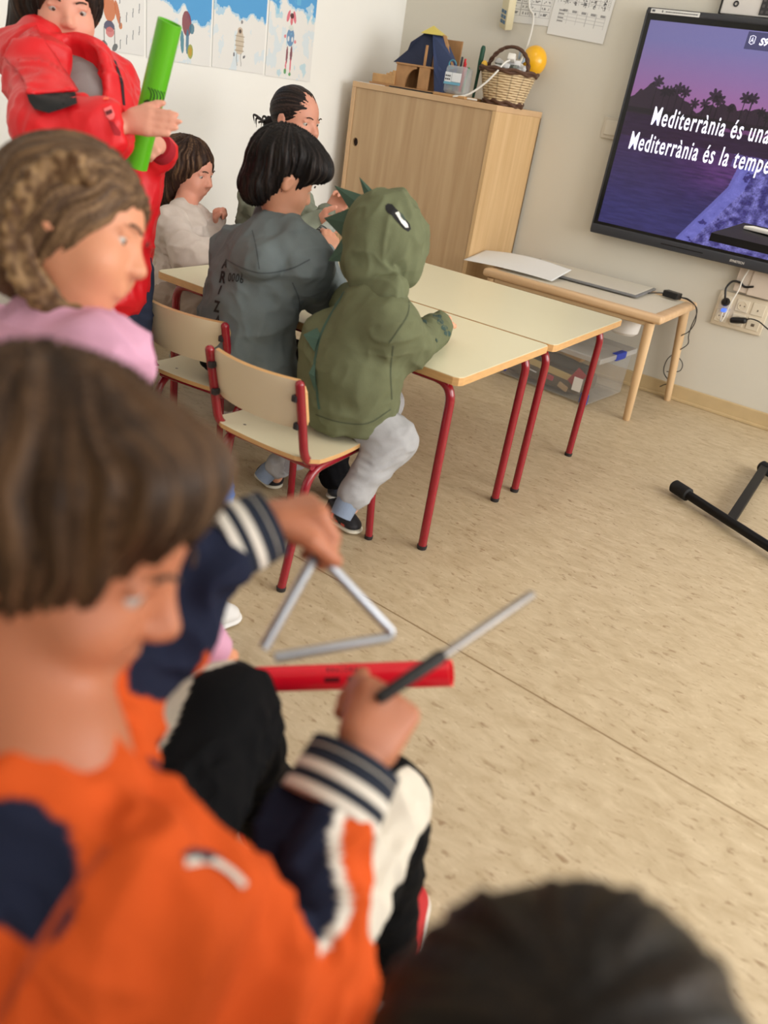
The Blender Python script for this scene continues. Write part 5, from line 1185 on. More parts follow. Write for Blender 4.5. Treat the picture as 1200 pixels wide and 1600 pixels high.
# ============ child in the beige sweatshirt ============
def beige():
    t = thing('person', (-2.22, 1.98, 0), 'long-haired child in a beige sweatshirt sitting at the left end of the tables', 'person', 'children seated at the tables')
    SK = skin_mat('skin_pink', (214, 150, 128))
    hc = A(-2.240, 2.084, 0.755); neck = A(-2.195, 2.020, 0.653); chest = A(-2.156, 1.974, 0.542); pel = A(-2.120, 1.954, 0.348); fw = nrm(A(0.93, 0.25, -0.18)); tr_ = A(0.25, -0.95, 0)
    shR = A(-2.138, 1.914, 0.597); elR = A(-2.018, 1.885, 0.522); wrR = A(-1.987, 1.975, 0.552); shL = A(-2.214, 2.075, 0.590); elL = A(-2.154, 2.115, 0.513); wrL = A(-2.134, 2.122, 0.590)
    hpR = pel+A(0.02, -0.06, 0.0); hpL = pel+A(0.02, 0.06, 0.0); knR = hpR+A(0.25, 0.03, 0.0); knL = hpL+A(0.25, 0.03, 0.0); anR = knR*A(1, 1, 0)+A(0.02, 0, 0.07); anL = knL*A(1, 1, 0)+A(0.02, 0, 0.07)
    B = Body(); g, R = skull(B, hc, fw, (0, 0, 1), 0.98); limb(B, [hc-A(0, 0, 0.04), neck-A(0, 0, 0.03)], (0.036, 0.036)); limb(B, [neck-A(0, 0, 0.03), chest, pel], (0.045, 0.07, 0.075), flat=(tr_, 1.1))
    limb(B, [chest, shR, elR, wrR], (0.035, 0.03, 0.025, 0.018)); limb(B, [chest, shL, elL, wrL], (0.035, 0.03, 0.025, 0.018))
    hand(B, wrL, A(-2.134, 2.119, 0.627)-A(-2.134, 2.122, 0.590), A(0.8, 0.3, 0), -1, 0.95, (1.2, 1.3, 0.7)); hand(B, wrR, A(-1.970, 1.993, 0.563)-A(-1.987, 1.975, 0.552), (0, 0, -1), -1, 0.9, (1.0, 1.1, 0.5))
    T = Body(); sitting_legs(B, T, (hpR, hpL), (knR, knL), (anR, anL), (0.066, 0.05, 0.04)); T.cap(hpR, hpL, 0.075, 0.075, 0.03)
    body = B.mesh('body', 0.004, SK, t); eyes(body, g, R, 0.98)
    T.mesh('trousers', 0.006, cloth('beige_trousers'), t, plain((150, 134, 122)), folds(0.004, 20, 5))
    for a in (anR, anL): shoe(t, a*A(1, 1, 0)-A(0.03, 0, 0), a*A(1, 1, 0)+A(0.11, 0, 0), 0.055, 0.058, (190, 180, 176), (224, 220, 214), (220, 210, 206))
    H = Body(); H.cap(pel-A(0, 0, 0.01), chest, 0.092, 0.086, 0.05, flat=(tr_, 1.12)); H.cap(chest, neck-A(0, 0, 0.035), 0.08, 0.048, 0.04)
    limb(H, [chest+A(0, 0, 0.03), shR, elR, wrR], (0.06, 0.056, 0.052, 0.034), 0.035); limb(H, [chest+A(0, 0, 0.03), shL, elL, wrL], (0.06, 0.05, 0.044, 0.030), 0.035)
    H.cutplane(pel-A(0, 0, 0.07), (0, 0, -1), 0.012)
    sw = H.mesh('sweatshirt', 0.005, cloth('beige_cloth'), t, plain((200, 188, 180)), folds(0.006, 14, 22))
    d_ = nrm(wrR-elR); cuff(sw, wrR-d_*0.022, wrR+d_*0.010, 0.031, 0.027, [(1, (190, 178, 170))]); d_ = nrm(wrL-elL); cuff(sw, wrL-d_*0.015, wrL+d_*0.012, 0.028, 0.025, [(1, (190, 178, 170))])
    Q = Body(); Q.ell(g(0, -0.016, 0.022), (0.084, 0.092, 0.086), R, 0.02); Q.cap(g(0, -0.055, 0.0), g(0, -0.078, -0.125), 0.072, 0.054, 0.04, flat=(R[:, 0], 1.25)); Q.cap(g(0.055, -0.02, -0.01), g(0.060, -0.04, -0.110), 0.035, 0.024, 0.03); Q.cap(g(-0.055, -0.02, -0.01), g(-0.060, -0.04, -0.110), 0.035, 0.024, 0.03)
    Q.ell(g(0, 0.092, -0.035), (0.060, 0.066, 0.082), R, 0.02, sub=True)
    D, C = hair_fn(g(0, -0.01, 0.02), R, (44, 28, 22), (112, 84, 60), 0.005, 22, (0, -0.1, 1), 5, 0.5); hr = Q.mesh('hair', 0.004, M_hair, t, C, D, 1)
    random.seed(8); locks('loose_locks', hr, [[g(0.04*math.cos(a)-0.01, -0.105+0.02*math.sin(a*3), -0.06), g(0.05*math.cos(a), -0.125, -0.10), g(0.05*math.cos(a)+0.01, -0.118-0.01*math.sin(a), -0.15)] for a in np.linspace(0, 3.1, 9)], 0.006, (58, 38, 28))
beige()
tag(MB().lathe((-1.965, 1.930, 0.543), A(-2.001, 2.008, 0.576)-A(-1.965, 1.930, 0.543), [(0, 0.006), (0.003, 0.017), (0.032, 0.019), (0.040, 0.014)], 20).build('yellow_shaker', mat('yellow_plastic', (222, 206, 40), 0.4), None, True), 'small yellow shaker held by the child in beige', 'shaker')

# ============ person with the dark bun, behind ============
def bun():
    t = thing('person', (-2.16, 2.38, 0), 'person with dark hair in a low bun, behind the child in the grey hoodie', 'person')
    SK = skin_mat('skin_warm', (206, 146, 124))
    hc = A(-2.066, 2.418, 0.958); neck = A(-2.064, 2.364, 0.826); chest = A(-2.039, 2.296, 0.652); fw = nrm(A(-1.957, 2.422, 0.945)-hc); fh = nrm(fw*A(1, 1, 0)); tr_ = nrm(np.cross(fh, (0, 0, 1)))
    pel = chest*A(1, 1, 0)+A(-0.06, -0.02, 0.34)
    shR = A(-2.011, 2.184, 0.699); shL = A(-2.065, 2.423, 0.711); elR = A(-1.813, 2.102, 0.590); wrR = A(-1.741, 2.202, 0.683); elL = A(-1.904, 2.377, 0.610); wrL = A(-1.792, 2.309, 0.690)
    hpR = pel+tr_*0.07; hpL = pel-tr_*0.07; knR = hpR+fh*0.12+A(0, 0, -0.19); knL = hpL+fh*0.12+A(0, 0, -0.19); anR = knR-fh*0.30+A(0, 0, -0.07); anL = knL-fh*0.30+A(0, 0, -0.07)
    anR[2] = anL[2] = 0.05; knR[2] = knL[2] = 0.075
    B = Body(); g, R = skull(B, hc, fw, (0, 0, 1), 1.06); limb(B, [hc-A(0, 0, 0.04), neck-A(0, 0, 0.03)], (0.042, 0.042)); limb(B, [neck-A(0, 0, 0.03), chest, pel], (0.05, 0.08, 0.09), flat=(tr_, 1.15))
    limb(B, [chest, shR, elR, wrR], (0.045, 0.035, 0.028, 0.02)); limb(B, [chest, shL, elL, wrL], (0.045, 0.035, 0.028, 0.02))
    hand(B, wrL, A(-1.768, 2.322, 0.730)-A(-1.792, 2.309, 0.690), toward(wrL)+A(0, 0, 0.2), 1, 1.15, (0.5, 0.8, 0.5)); hand(B, wrR, A(-1.684, 2.183, 0.681)-A(-1.741, 2.202, 0.683), A(0.2, 0.6, 0.3), 1, 1.1, (0.7, 0.9, 0.5))
    T = Body(); sitting_legs(B, T, (hpR, hpL), (knR, knL), (anR, anL), (0.08, 0.062, 0.045)); T.cap(hpR, hpL, 0.085, 0.085, 0.03)
    body = B.mesh('body', 0.0045, SK, t); eyes(body, g, R, 1.06)
    T.mesh('trousers', 0.007, cloth('dark_trousers'), t, plain((52, 54, 60)), folds(0.004, 20, 5))
    for a in (anR, anL): shoe(t, a*A(1, 1, 0)-fh*0.02-A(0, 0, 0), a*A(1, 1, 0)-fh*0.16, 0.05, 0.07, (70, 70, 74), (200, 198, 190))
    H = Body(); H.cap(pel, chest, 0.105, 0.10, 0.05, flat=(tr_, 1.2)); H.cap(chest, neck-A(0, 0, 0.045), 0.09, 0.052, 0.04)
    limb(H, [chest+A(0, 0, 0.05), shR, elR, wrR], (0.07, 0.052, 0.045, 0.032), 0.035); limb(H, [chest+A(0, 0, 0.05), shL, elL, wrL], (0.07, 0.052, 0.045, 0.032), 0.035)
    H.mesh('top', 0.006, cloth('green_grey_cloth'), t, plain((126, 132, 118)), folds(0.006, 14, 32))
    Q = Body(); Q.ell(g(0, -0.014, 0.020), (0.078, 0.091, 0.085), R, 0.02); Q.ell(g(0, -0.105, -0.045), (0.028, 0.026, 0.026), R, 0.02); Q.ell(g(0, 0.094, -0.030), (0.068, 0.066, 0.080), R, 0.02, sub=True)
    D, C = hair_fn(g(0, -0.10, -0.03), R, (26, 20, 20), (66, 50, 44), 0.003, 26, (0, -1, -0.4), 5, 0.5); hr = Q.mesh('hair', 0.004, M_hair, t, C, D, 1)
    locks('loose_locks', hr, [[g(0.01*k-0.02, -0.11, -0.04), g(0.012*k-0.03, -0.138-0.004*k, -0.05+0.01*(k % 3)), g(0.012*k-0.03, -0.150, -0.068+0.012*(k % 2))] for k in range(6)], 0.005, (34, 26, 24))
bun()
t = thing('clear_shaker', (-1.439, 1.840, 0.724), 'clear tube with black marks held up by the child in the grey hoodie', 'shaker')
a_ = A(-1.443, 1.798, 0.702); b_ = A(-1.442, 1.878, 0.744)
MB().lathe(a_, b_-a_, [(0, 0.010), (0.002, 0.016), (np.linalg.norm(b_-a_)-0.004, 0.019), (np.linalg.norm(b_-a_), 0.012)], 20).build('shaker_tube', mat('clear_tube', (196, 204, 200), 0.1, trans=0.6, ior=1.2), t, True)
m = MB(); ax_ = nrm(b_-a_)
for k in range(5): m.lathe(a_+ax_*(0.018+0.009*k), ax_, [(0, 0.0188), (0.002, 0.0195), (0.003, 0.0188)], 16)
m.build('tube_bands', mat('band_dark', (58, 62, 60), 0.5), t, True)

# ============ child standing in the red jacket ============
def tube_instrument(name, a, b, r, rgb, label, marks):
    a = np.array(a, float); b = np.array(b, float); L = np.linalg.norm(b-a); t = thing(name, a, label, 'tube')
    sh = MB().lathe(a, b-a, [(0, r-0.0022), (0, r), (L, r), (L, r-0.0022), (0.004, r-0.0022)], 40).build('tube_wall', mat('tube_%d_%d_%d' % rgb, rgb, 0.28, sss=0.1), t, True)
    return t, sh
def red():
    t = thing('person', (-1.80, 1.33, 0), 'standing child in a bright red jacket with a grey shirt, patting a green tube', 'person')
    SK = skin_mat('skin_hand', (220, 158, 136))
    hc = A(-1.873, 1.342, 1.163); neck = A(-1.819, 1.319, 1.076); chest = A(-1.756, 1.290, 0.969); wst = A(-1.697, 1.285, 0.819); fw = nrm(A(0.80, -0.45, -0.12)); tr_ = nrm(A(-0.49, -0.87, 0)); tf = nrm(A(0.87, -0.49, 0))
    shR = A(-1.735, 1.172, 1.014); shL = A(-1.815, 1.418, 1.018); elR = A(-1.540, 1.056, 0.937); wrR = A(-1.430, 1.138, 0.965); elL = A(-1.673, 1.368, 0.888); wrL = A(-1.508, 1.305, 0.925)
    pel = wst*A(1, 1, 0)+A(-0.01, 0.0, 0.60); B = Body(); g, R = skull(B, hc, fw, (0, 0, 1), 1.0); limb(B, [hc-A(0, 0, 0.04), neck-A(0, 0, 0.03)], (0.038, 0.038)); limb(B, [neck-A(0, 0, 0.03), chest, pel], (0.045, 0.075, 0.08), flat=(tr_, 1.15))
    limb(B, [chest, shR, elR, wrR], (0.035, 0.03, 0.025, 0.018)); limb(B, [chest, shL, elL, wrL], (0.035, 0.03, 0.025, 0.018))
    hd = A(-1.353, 1.197, 0.986)-A(-1.445, 1.161, 0.973)
    hand(B, A(-1.431, 1.157, 0.975), hd, A(-1.422, 1.204, 0.936)-A(-1.354, 1.143, 0.985), 1, 1.0, (0.10, 0.05, 0.03), -0.02, (0.45, 0.1), 0.003, 0.05)
    hand(B, wrL, A(-1.461, 1.233, 0.935)-wrL, A(-0.3, 0.3, -0.15)-0.3*toward(wrL)*0, -1, 0.95, (0.9, 1.1, 0.6))
    T = Body(); kz = 0.30
    for s_ in (-1, 1):
        h_ = pel+tr_*0.06*s_; kn = h_*A(1, 1, 0)+A(0.01, 0, kz); an = kn*A(1, 1, 0)+A(-0.01, 0, 0.07); limb(T, [h_, kn, an], (0.082, 0.06, 0.05), 0.03); limb(B, [h_, kn, an], (0.05, 0.036, 0.026), 0.02); limb(B, [an, an+tf*0.07-A(0, 0, 0.04)], (0.024, 0.018))
        shoe(t, an*A(1, 1, 0)-tf*0.04, an*A(1, 1, 0)+tf*0.11, 0.06, 0.066, (60, 64, 72), (220, 216, 210), (200, 200, 200))
    body = B.mesh('body', 0.004, SK, t); eyes(body, g, R, 1.0)
    T.mesh('trousers', 0.006, cloth('navy_trousers'), t, plain((48, 54, 72)), folds(0.004, 18, 5))
    S_ = Body(); S_.cap(chest, neck-A(0, 0, 0.045), 0.082, 0.050, 0.04, flat=(tr_, 1.15)); S_.cap(chest, wst, 0.084, 0.09, 0.04)
    shirt = S_.mesh('shirt', 0.005, cloth('shirt_cloth'), t, plain((142, 134, 134)), folds(0.002, 14, 50))
    H = Body(); H.cap(pel+A(0, 0, -0.02), wst, 0.118, 0.116, 0.05, flat=(tr_, 1.15)); H.cap(wst, chest, 0.116, 0.104, 0.05, flat=(tr_, 1.18)); H.cap(chest, neck-A(0, 0, 0.05), 0.100, 0.070, 0.04)
    limb(H, [chest+A(0, 0, 0.05), shR, elR, A(-1.449, 1.122, 0.957)], (0.08, 0.062, 0.060, 0.058), 0.035); limb(H, [chest+A(0, 0, 0.05), shL, elL, A(-1.565, 1.362, 0.903)], (0.08, 0.058, 0.05, 0.036), 0.035)
    # open collar and throat
    H.ell(A(-1.697, 1.246, 1.053), (0.052, 0.10, 0.120), frame(tf, (-0.25, 0, 1)), 0.008, sub=True)
    H.cap(A(-1.737, 1.254, 1.104), A(-1.666, 1.235, 1.048), 0.050, 0.048, 0.008, sub=True)
    H.cap(A(-1.875, 1.219, 1.052), A(-1.729, 1.205, 1.060), 0.05, 0.034, 0.02); H.cap(A(-1.740, 1.209, 1.057), A(-1.633, 1.169, 0.996), 0.030, 0.020, 0.012); H.cap(A(-1.854, 1.259, 1.097), A(-1.835, 1.210, 1.043), 0.045, 0.05, 0.02)
    H.cap(A(-1.680, 1.119, 1.004), A(-1.530, 1.125, 0.996), 0.026, 0.012, 0.010)
    H.cap(A(-1.811, 1.380, 1.080), A(-1.739, 1.350, 1.048), 0.020, 0.020, 0.012)
    H.ell(A(-1.401, 1.160, 0.972), (0.044, 0.044, 0.044), None, 0.008, sub=True)
    jk = H.mesh('jacket', 0.0045, mat('red_shell', (216, 24, 34), 0.45, bump=0.15, bscale=200, var=0.04, vscale=10), t, None, folds(0.005, 17, 60, (1, 1, 0.6)))
    n_ = toward(chest)
    fl = pixel_patch('collar_flap', [(-1.698, 1.143, 1.122), (-1.670, 1.142, 1.095), (-1.637, 1.144, 1.066), (-1.608, 1.146, 1.042), (-1.572, 1.148, 1.010), (-1.607, 1.119, 0.998), (-1.645, 1.092, 0.988), (-1.658, 1.096, 1.008), (-1.683, 1.094, 1.028), (-1.718, 1.084, 1.047), (-1.717, 1.109, 1.086)], n_, jk, (216, 24, 34), jk, 0.011, MATS['red_shell'])
    md = fl.modifiers.new('thick', 'SOLIDIFY'); md.thickness = 0.006; md.offset = -1
    pixel_patch('velcro_strip', [(-1.645, 1.092, 0.990), (-1.573, 1.146, 1.009), (-1.561, 1.141, 0.989), (-1.579, 1.122, 0.976), (-1.598, 1.105, 0.965), (-1.622, 1.092, 0.968), (-1.635, 1.090, 0.978)], n_, jk, (26, 26, 28), jk, 0.015)
    pixel_patch('zip_edge', [(-1.696, 1.340, 1.075), (-1.689, 1.342, 1.073), (-1.657, 1.335, 1.031), (-1.634, 1.321, 0.987), (-1.639, 1.318, 0.988), (-1.661, 1.330, 1.027)], n_, jk, (44, 26, 32), jk, 0.002)
    pixel_patch('pull_tab', [(-1.498, 1.154, 1.013), (-1.490, 1.160, 1.015), (-1.486, 1.157, 1.007), (-1.495, 1.151, 1.005)], n_, jk, (250, 110, 84), jk, 0.003)
    bdg = pixel_patch('badge', [(-1.450, 1.118, 0.993), (-1.440, 1.128, 1.001), (-1.428, 1.127, 0.987), (-1.427, 1.123, 0.979), (-1.432, 1.118, 0.976), (-1.440, 1.116, 0.981)], n_, jk, (232, 110, 110), jk, 0.0022)
    pixel_patch('badge_mark', [(-1.445, 1.118, 0.989), (-1.437, 1.126, 0.995), (-1.432, 1.125, 0.989), (-1.440, 1.117, 0.983)], n_, jk, (96, 30, 34), jk, 0.0034)
    pixel_patch('reflector', [(-1.433, 1.116, 0.975), (-1.425, 1.121, 0.974), (-1.405, 1.123, 0.958), (-1.403, 1.120, 0.952), (-1.413, 1.114, 0.952)], n_, jk, (160, 20, 32), jk, 0.0016)
    cuff(jk, A(-1.524, 1.337, 0.908), A(-1.515, 1.311, 0.922), 0.030, 0.031, [(1, (160, 20, 36))])
    Q = Body(); Q.ell(g(0, -0.018, 0.026), (0.086, 0.094, 0.088), R, 0.02); Q.cap(g(0.02, -0.065, -0.01), g(0.05, -0.115, -0.14), 0.074, 0.058, 0.04, flat=(R[:, 0], 1.25)); Q.cap(g(0.06, -0.04, 0.0), g(0.10, -0.08, -0.13), 0.04, 0.034, 0.03); Q.ell(g(0, 0.094, -0.034), (0.066, 0.066, 0.082), R, 0.02, sub=True)
    D, C = hair_fn(g(0, -0.01, 0.02), R, (30, 22, 20), (74, 54, 42), 0.005, 22, (0, -0.1, 1), 5, 0.5); Q.mesh('hair', 0.004, M_hair, t, C, D, 1)
    return t
red()
ga, gb = A(-1.493, 1.234, 0.882), A(-1.417, 1.255, 1.161)
t, sh = tube_instrument('green_tube', ga, gb, 0.0240, (92, 178, 30), 'bright green plastic sound tube held by the child in the red jacket', None)
n_ = toward((ga+gb)/2); M_tm = mat('tube_print_green', (22, 62, 20), 0.5)
for k in range(7):
    x0 = 230+5*k; y0 = 134+1.2*k; 
    o = A(-1.431, 1.211, 1.041)+(A(-1.393, 1.231, 1.036)-A(-1.431, 1.211, 1.041))*(k/6.5); e = nrm(A(-1.409, 1.209, 1.016)-A(-1.425, 1.216, 1.042)); s_ = nrm(A(-1.409, 1.224, 1.040)-A(-1.420, 1.218, 1.040))
    W_ = [o, o+s_*0.0032]+[o+s_*(0.0036+0.004*math.sin(j*0.9))+e*0.007*j for j in range(1, 5)]+[o+s_*(0.0006+0.004*math.sin(j*0.9))+e*0.007*j for j in (4, 3, 2, 1)]
    wrap('tube_mark', np.array(W_), [tuple(range(len(W_)))], n_, sh, M_tm, sh, 0.0006)
W_ = [(-1.427, 1.198, 1.015), (-1.421, 1.204, 1.020), (-1.410, 1.206, 1.012), (-1.400, 1.206, 1.003), (-1.394, 1.215, 1.011), (-1.388, 1.213, 1.003), (-1.389, 1.203, 0.988), (-1.403, 1.197, 0.990), (-1.419, 1.194, 1.002)]
wrap('tube_mark', np.array(W_), [tuple(range(len(W_)))], n_, sh, M_tm, sh, 0.0006)

# ============ child in the pink top ============
def pink():
    t = thing('person', (-0.88, 0.52, 0), 'child in a pink top with pearl studs and a braid round the head, seated left', 'person')
    SK = skin_mat('skin_light2', (208, 144, 112))
    hc = A(-0.851, 0.617, 0.910); neck = A(-0.849, 0.593, 0.827); chest = A(-0.845, 0.578, 0.693); pel = A(-0.90, 0.50, 0.43); fw = nrm(A(-0.788, 0.653, 0.898)-hc); tf = nrm(A(0.55, 0.83, 0)); tr_ = nrm(A(0.83, -0.55, 0))
    shR = A(-0.751, 0.571, 0.783); shL = A(-1.006, 0.598, 0.709); elR = A(-0.766, 0.578, 0.576); wrR = A(-0.636, 0.643, 0.386); elL = A(-1.07, 0.60, 0.56); wrL = A(-1.01, 0.74, 0.48)
    hpR = pel+tr_*0.065; hpL = pel-tr_*0.065; knR = A(-0.90, 0.80, 0.40); knL = A(-0.951, 0.920, 0.411); anR = A(-0.868, 0.744, 0.090); anL = A(-1.02, 1.0, 0.09)
    B = Body(); g, R = skull(B, hc, fw, A(-0.896, 0.658, 1.019)-A(-0.838, 0.623, 0.907), 0.95); limb(B, [hc-A(0, 0, 0.03), neck-A(0, 0, 0.02)], (0.036, 0.036)); limb(B, [neck-A(0, 0, 0.03), chest, pel], (0.045, 0.07, 0.08), flat=(tr_, 1.15))
    limb(B, [chest, shR, elR, wrR], (0.035, 0.03, 0.025, 0.018)); limb(B, [chest, shL, elL, wrL], (0.035, 0.03, 0.025, 0.018))
    hand(B, wrR+A(0.004, 0.008, -0.004), A(-0.603, 0.654, 0.351)-A(-0.632, 0.644, 0.384), A(-0.616, 0.642, 0.322)-A(-0.599, 0.639, 0.387), 1, 0.95, (0.9, 1.0, 0.6)); hand(B, wrL, A(0.3, 0.5, -0.3), (0, 0, -1), -1, 0.95)
    T = Body(); sitting_legs(B, T, (hpR, hpL), (knR, knL), (anR, anL), (0.078, 0.062, 0.05)); T.cap(hpR, hpL, 0.085, 0.085, 0.03)
    body = B.mesh('body', 0.004, SK, t); eyes(body, g, R, 0.95)
    T.mesh('jeans', 0.006, cloth('jeans'), t, plain((84, 112, 166)), folds(0.004, 20, 5))
    shoe(t, (-0.897, 0.769, 0.000), (-0.886, 0.849, 0.000), 0.06, 0.072, (216, 214, 212), (224, 222, 220), (200, 198, 196)); shoe(t, (-1.03, 0.97, 0), (-1.00, 1.12, 0), 0.06, 0.066, (216, 214, 212), (224, 222, 220), (200, 198, 196))
    H = Body(); H.cap(pel, chest, 0.10, 0.10, 0.05, flat=(tr_, 1.15)); H.cap(chest, neck-A(0, 0, 0.035), 0.092, 0.058, 0.04)
    limb(H, [chest+A(0, 0, 0.05), shR], (0.075, 0.050), 0.04); limb(H, [shR, elR, wrR], (0.052, 0.044, 0.034), 0.03); limb(H, [chest+A(0, 0, 0.05), shL, elL, wrL], (0.075, 0.058, 0.045, 0.034), 0.035); H.cutplane(pel-A(0, 0, 0.08), (0, 0, -1), 0.012)
    tp = H.mesh('top', 0.0045, cloth('pink_cloth'), t, plain((206, 156, 182)), folds(0.0045, 14, 70)); d_ = nrm(wrR-elR); cuff(tp, wrR-d_*0.035, wrR-d_*0.002, 0.034, 0.027, [(1, (196, 146, 176))])
    n_ = toward(shR)
    for p in ((-0.738, 0.543, 0.831), (-0.729, 0.545, 0.826), (-0.719, 0.547, 0.820), (-0.707, 0.550, 0.813), (-0.697, 0.551, 0.805), (-0.688, 0.550, 0.795)):
        tb_ = BVHTree.FromPolygons([v.co for v in tp.data.vertices], [tuple(q.vertices) for q in tp.data.polygons]); h_ = tb_.ray_cast(Vector(p), Vector(-n_))
        if h_[0] is not None: MB().ball(np.array(h_[0])+n_*0.001, 0.0045, 12, 8).build('pearl_stud', mat('pearl', (224, 214, 212), 0.15, coat=0.6), tp, True)
    Q = Body(); Q.ell(g(0, -0.018, 0.022), (0.084, 0.094, 0.086), R, 0.02); Q.ell(g(0, -0.06, -0.045), (0.070, 0.050, 0.055), R, 0.03); Q.ell(g(0.0, 0.094, -0.036), (0.074, 0.066, 0.086), R, 0.02, sub=True)
    D, C = hair_fn(g(0, 0.04, 0.03), R, (78, 58, 42), (132, 104, 76), 0.004, 40, (0, 0.6, 1), 5, 0.42); hr = Q.mesh('hair', 0.0035, M_hair, t, C, D, 1)
    # braid round the head, then down behind the neck
    pth = spline([(-0.803, 0.590, 0.990), (-0.825, 0.571, 0.982), (-0.836, 0.551, 0.959), (-0.845, 0.536, 0.923), (-0.841, 0.531, 0.890), (-0.828, 0.536, 0.864), (-0.820, 0.554, 0.843), (-0.797, 0.573, 0.830), (-0.764, 0.587, 0.822)], 4); Z_ = Body()
    P_ = np.array(pth)
    for i in range(len(P_)-1):
        d_ = nrm(P_[min(i+1, len(P_)-1)]-P_[max(i-1, 0)]); s_ = nrm(np.cross(d_, toward(P_[i]))); sg = 1 if i % 2 else -1; w_ = 0.010 if i < 26 else 0.007
        Z_.cap(P_[i]+s_*sg*w_*1.1-d_*0.004, P_[i]-s_*sg*w_*0.35+d_*0.016, w_, w_*0.65, 0.003)
    def bc_(V, n):
        a = vnoise(V*A(160, 160, 160)); tt = np.clip((a-0.3)*1.6, 0, 1)[:, None]; return A(*lin((84, 60, 40)))*(1-tt)+A(*lin((152, 122, 88)))*tt
    Z_.mesh('braid', 0.003, M_hair, hr, bc_, None, 1)
    MB().lathe((-0.764, 0.588, 0.822), A(-0.756, 0.590, 0.819)-A(-0.764, 0.588, 0.822), [(0, 0.008), (0.006, 0.010), (0.012, 0.008)], 14).build('hair_tie', mat('tie_blue', (70, 110, 170), 0.7), hr, True)
pink()
ra, rb_ = A(-0.636, 0.578, 0.366), A(-0.298, 0.728, 0.497)
t, sh = tube_instrument('red_tube', ra, rb_, 0.0165, (232, 22, 44), 'long red plastic sound tube held low by the child in the pink top', None)
n_ = toward((ra+rb_)/2); M_tr = mat('tube_print_red', (96, 16, 24), 0.5)
o = A(-0.428, 0.634, 0.469); e = A(-0.390, 0.661, 0.477)-o; o2 = A(-0.425, 0.639, 0.475)
for txt, oo, sz, sx_ in (('sound tube', (-0.426, 0.639, 0.476), 0.013, 0.62),): pass
for k in range(16):
    q = A(-0.428, 0.642, 0.482)+(A(-0.391, 0.668, 0.490)-A(-0.428, 0.642, 0.482))*(k/16); s_ = nrm(e); u_ = nrm(np.cross(n_, s_)); hh = 0.0035+0.004*((k*7) % 5)/5; q = q-u_*0.009*((k*3) % 2)*0.8
    W_ = [q, q+s_*0.0028, q+s_*0.0028+u_*hh, q+u_*hh]; wrap('tube_mark', np.array(W_), [(0, 1, 2, 3)], n_, sh, M_tr, sh, 0.0005)
for p0, p1 in (((-0.420, 0.635, 0.464), (-0.405, 0.646, 0.467)), ((-0.397, 0.652, 0.469), (-0.389, 0.658, 0.472))):
    p0 = A(*p0); p1 = A(*p1); u_ = nrm(np.cross(n_, p1-p0))*0.006; wrap('tube_mark', np.array([p0, p1, p1+u_, p0+u_]), [(0, 1, 2, 3)], n_, sh, M_tr, sh, 0.0005)

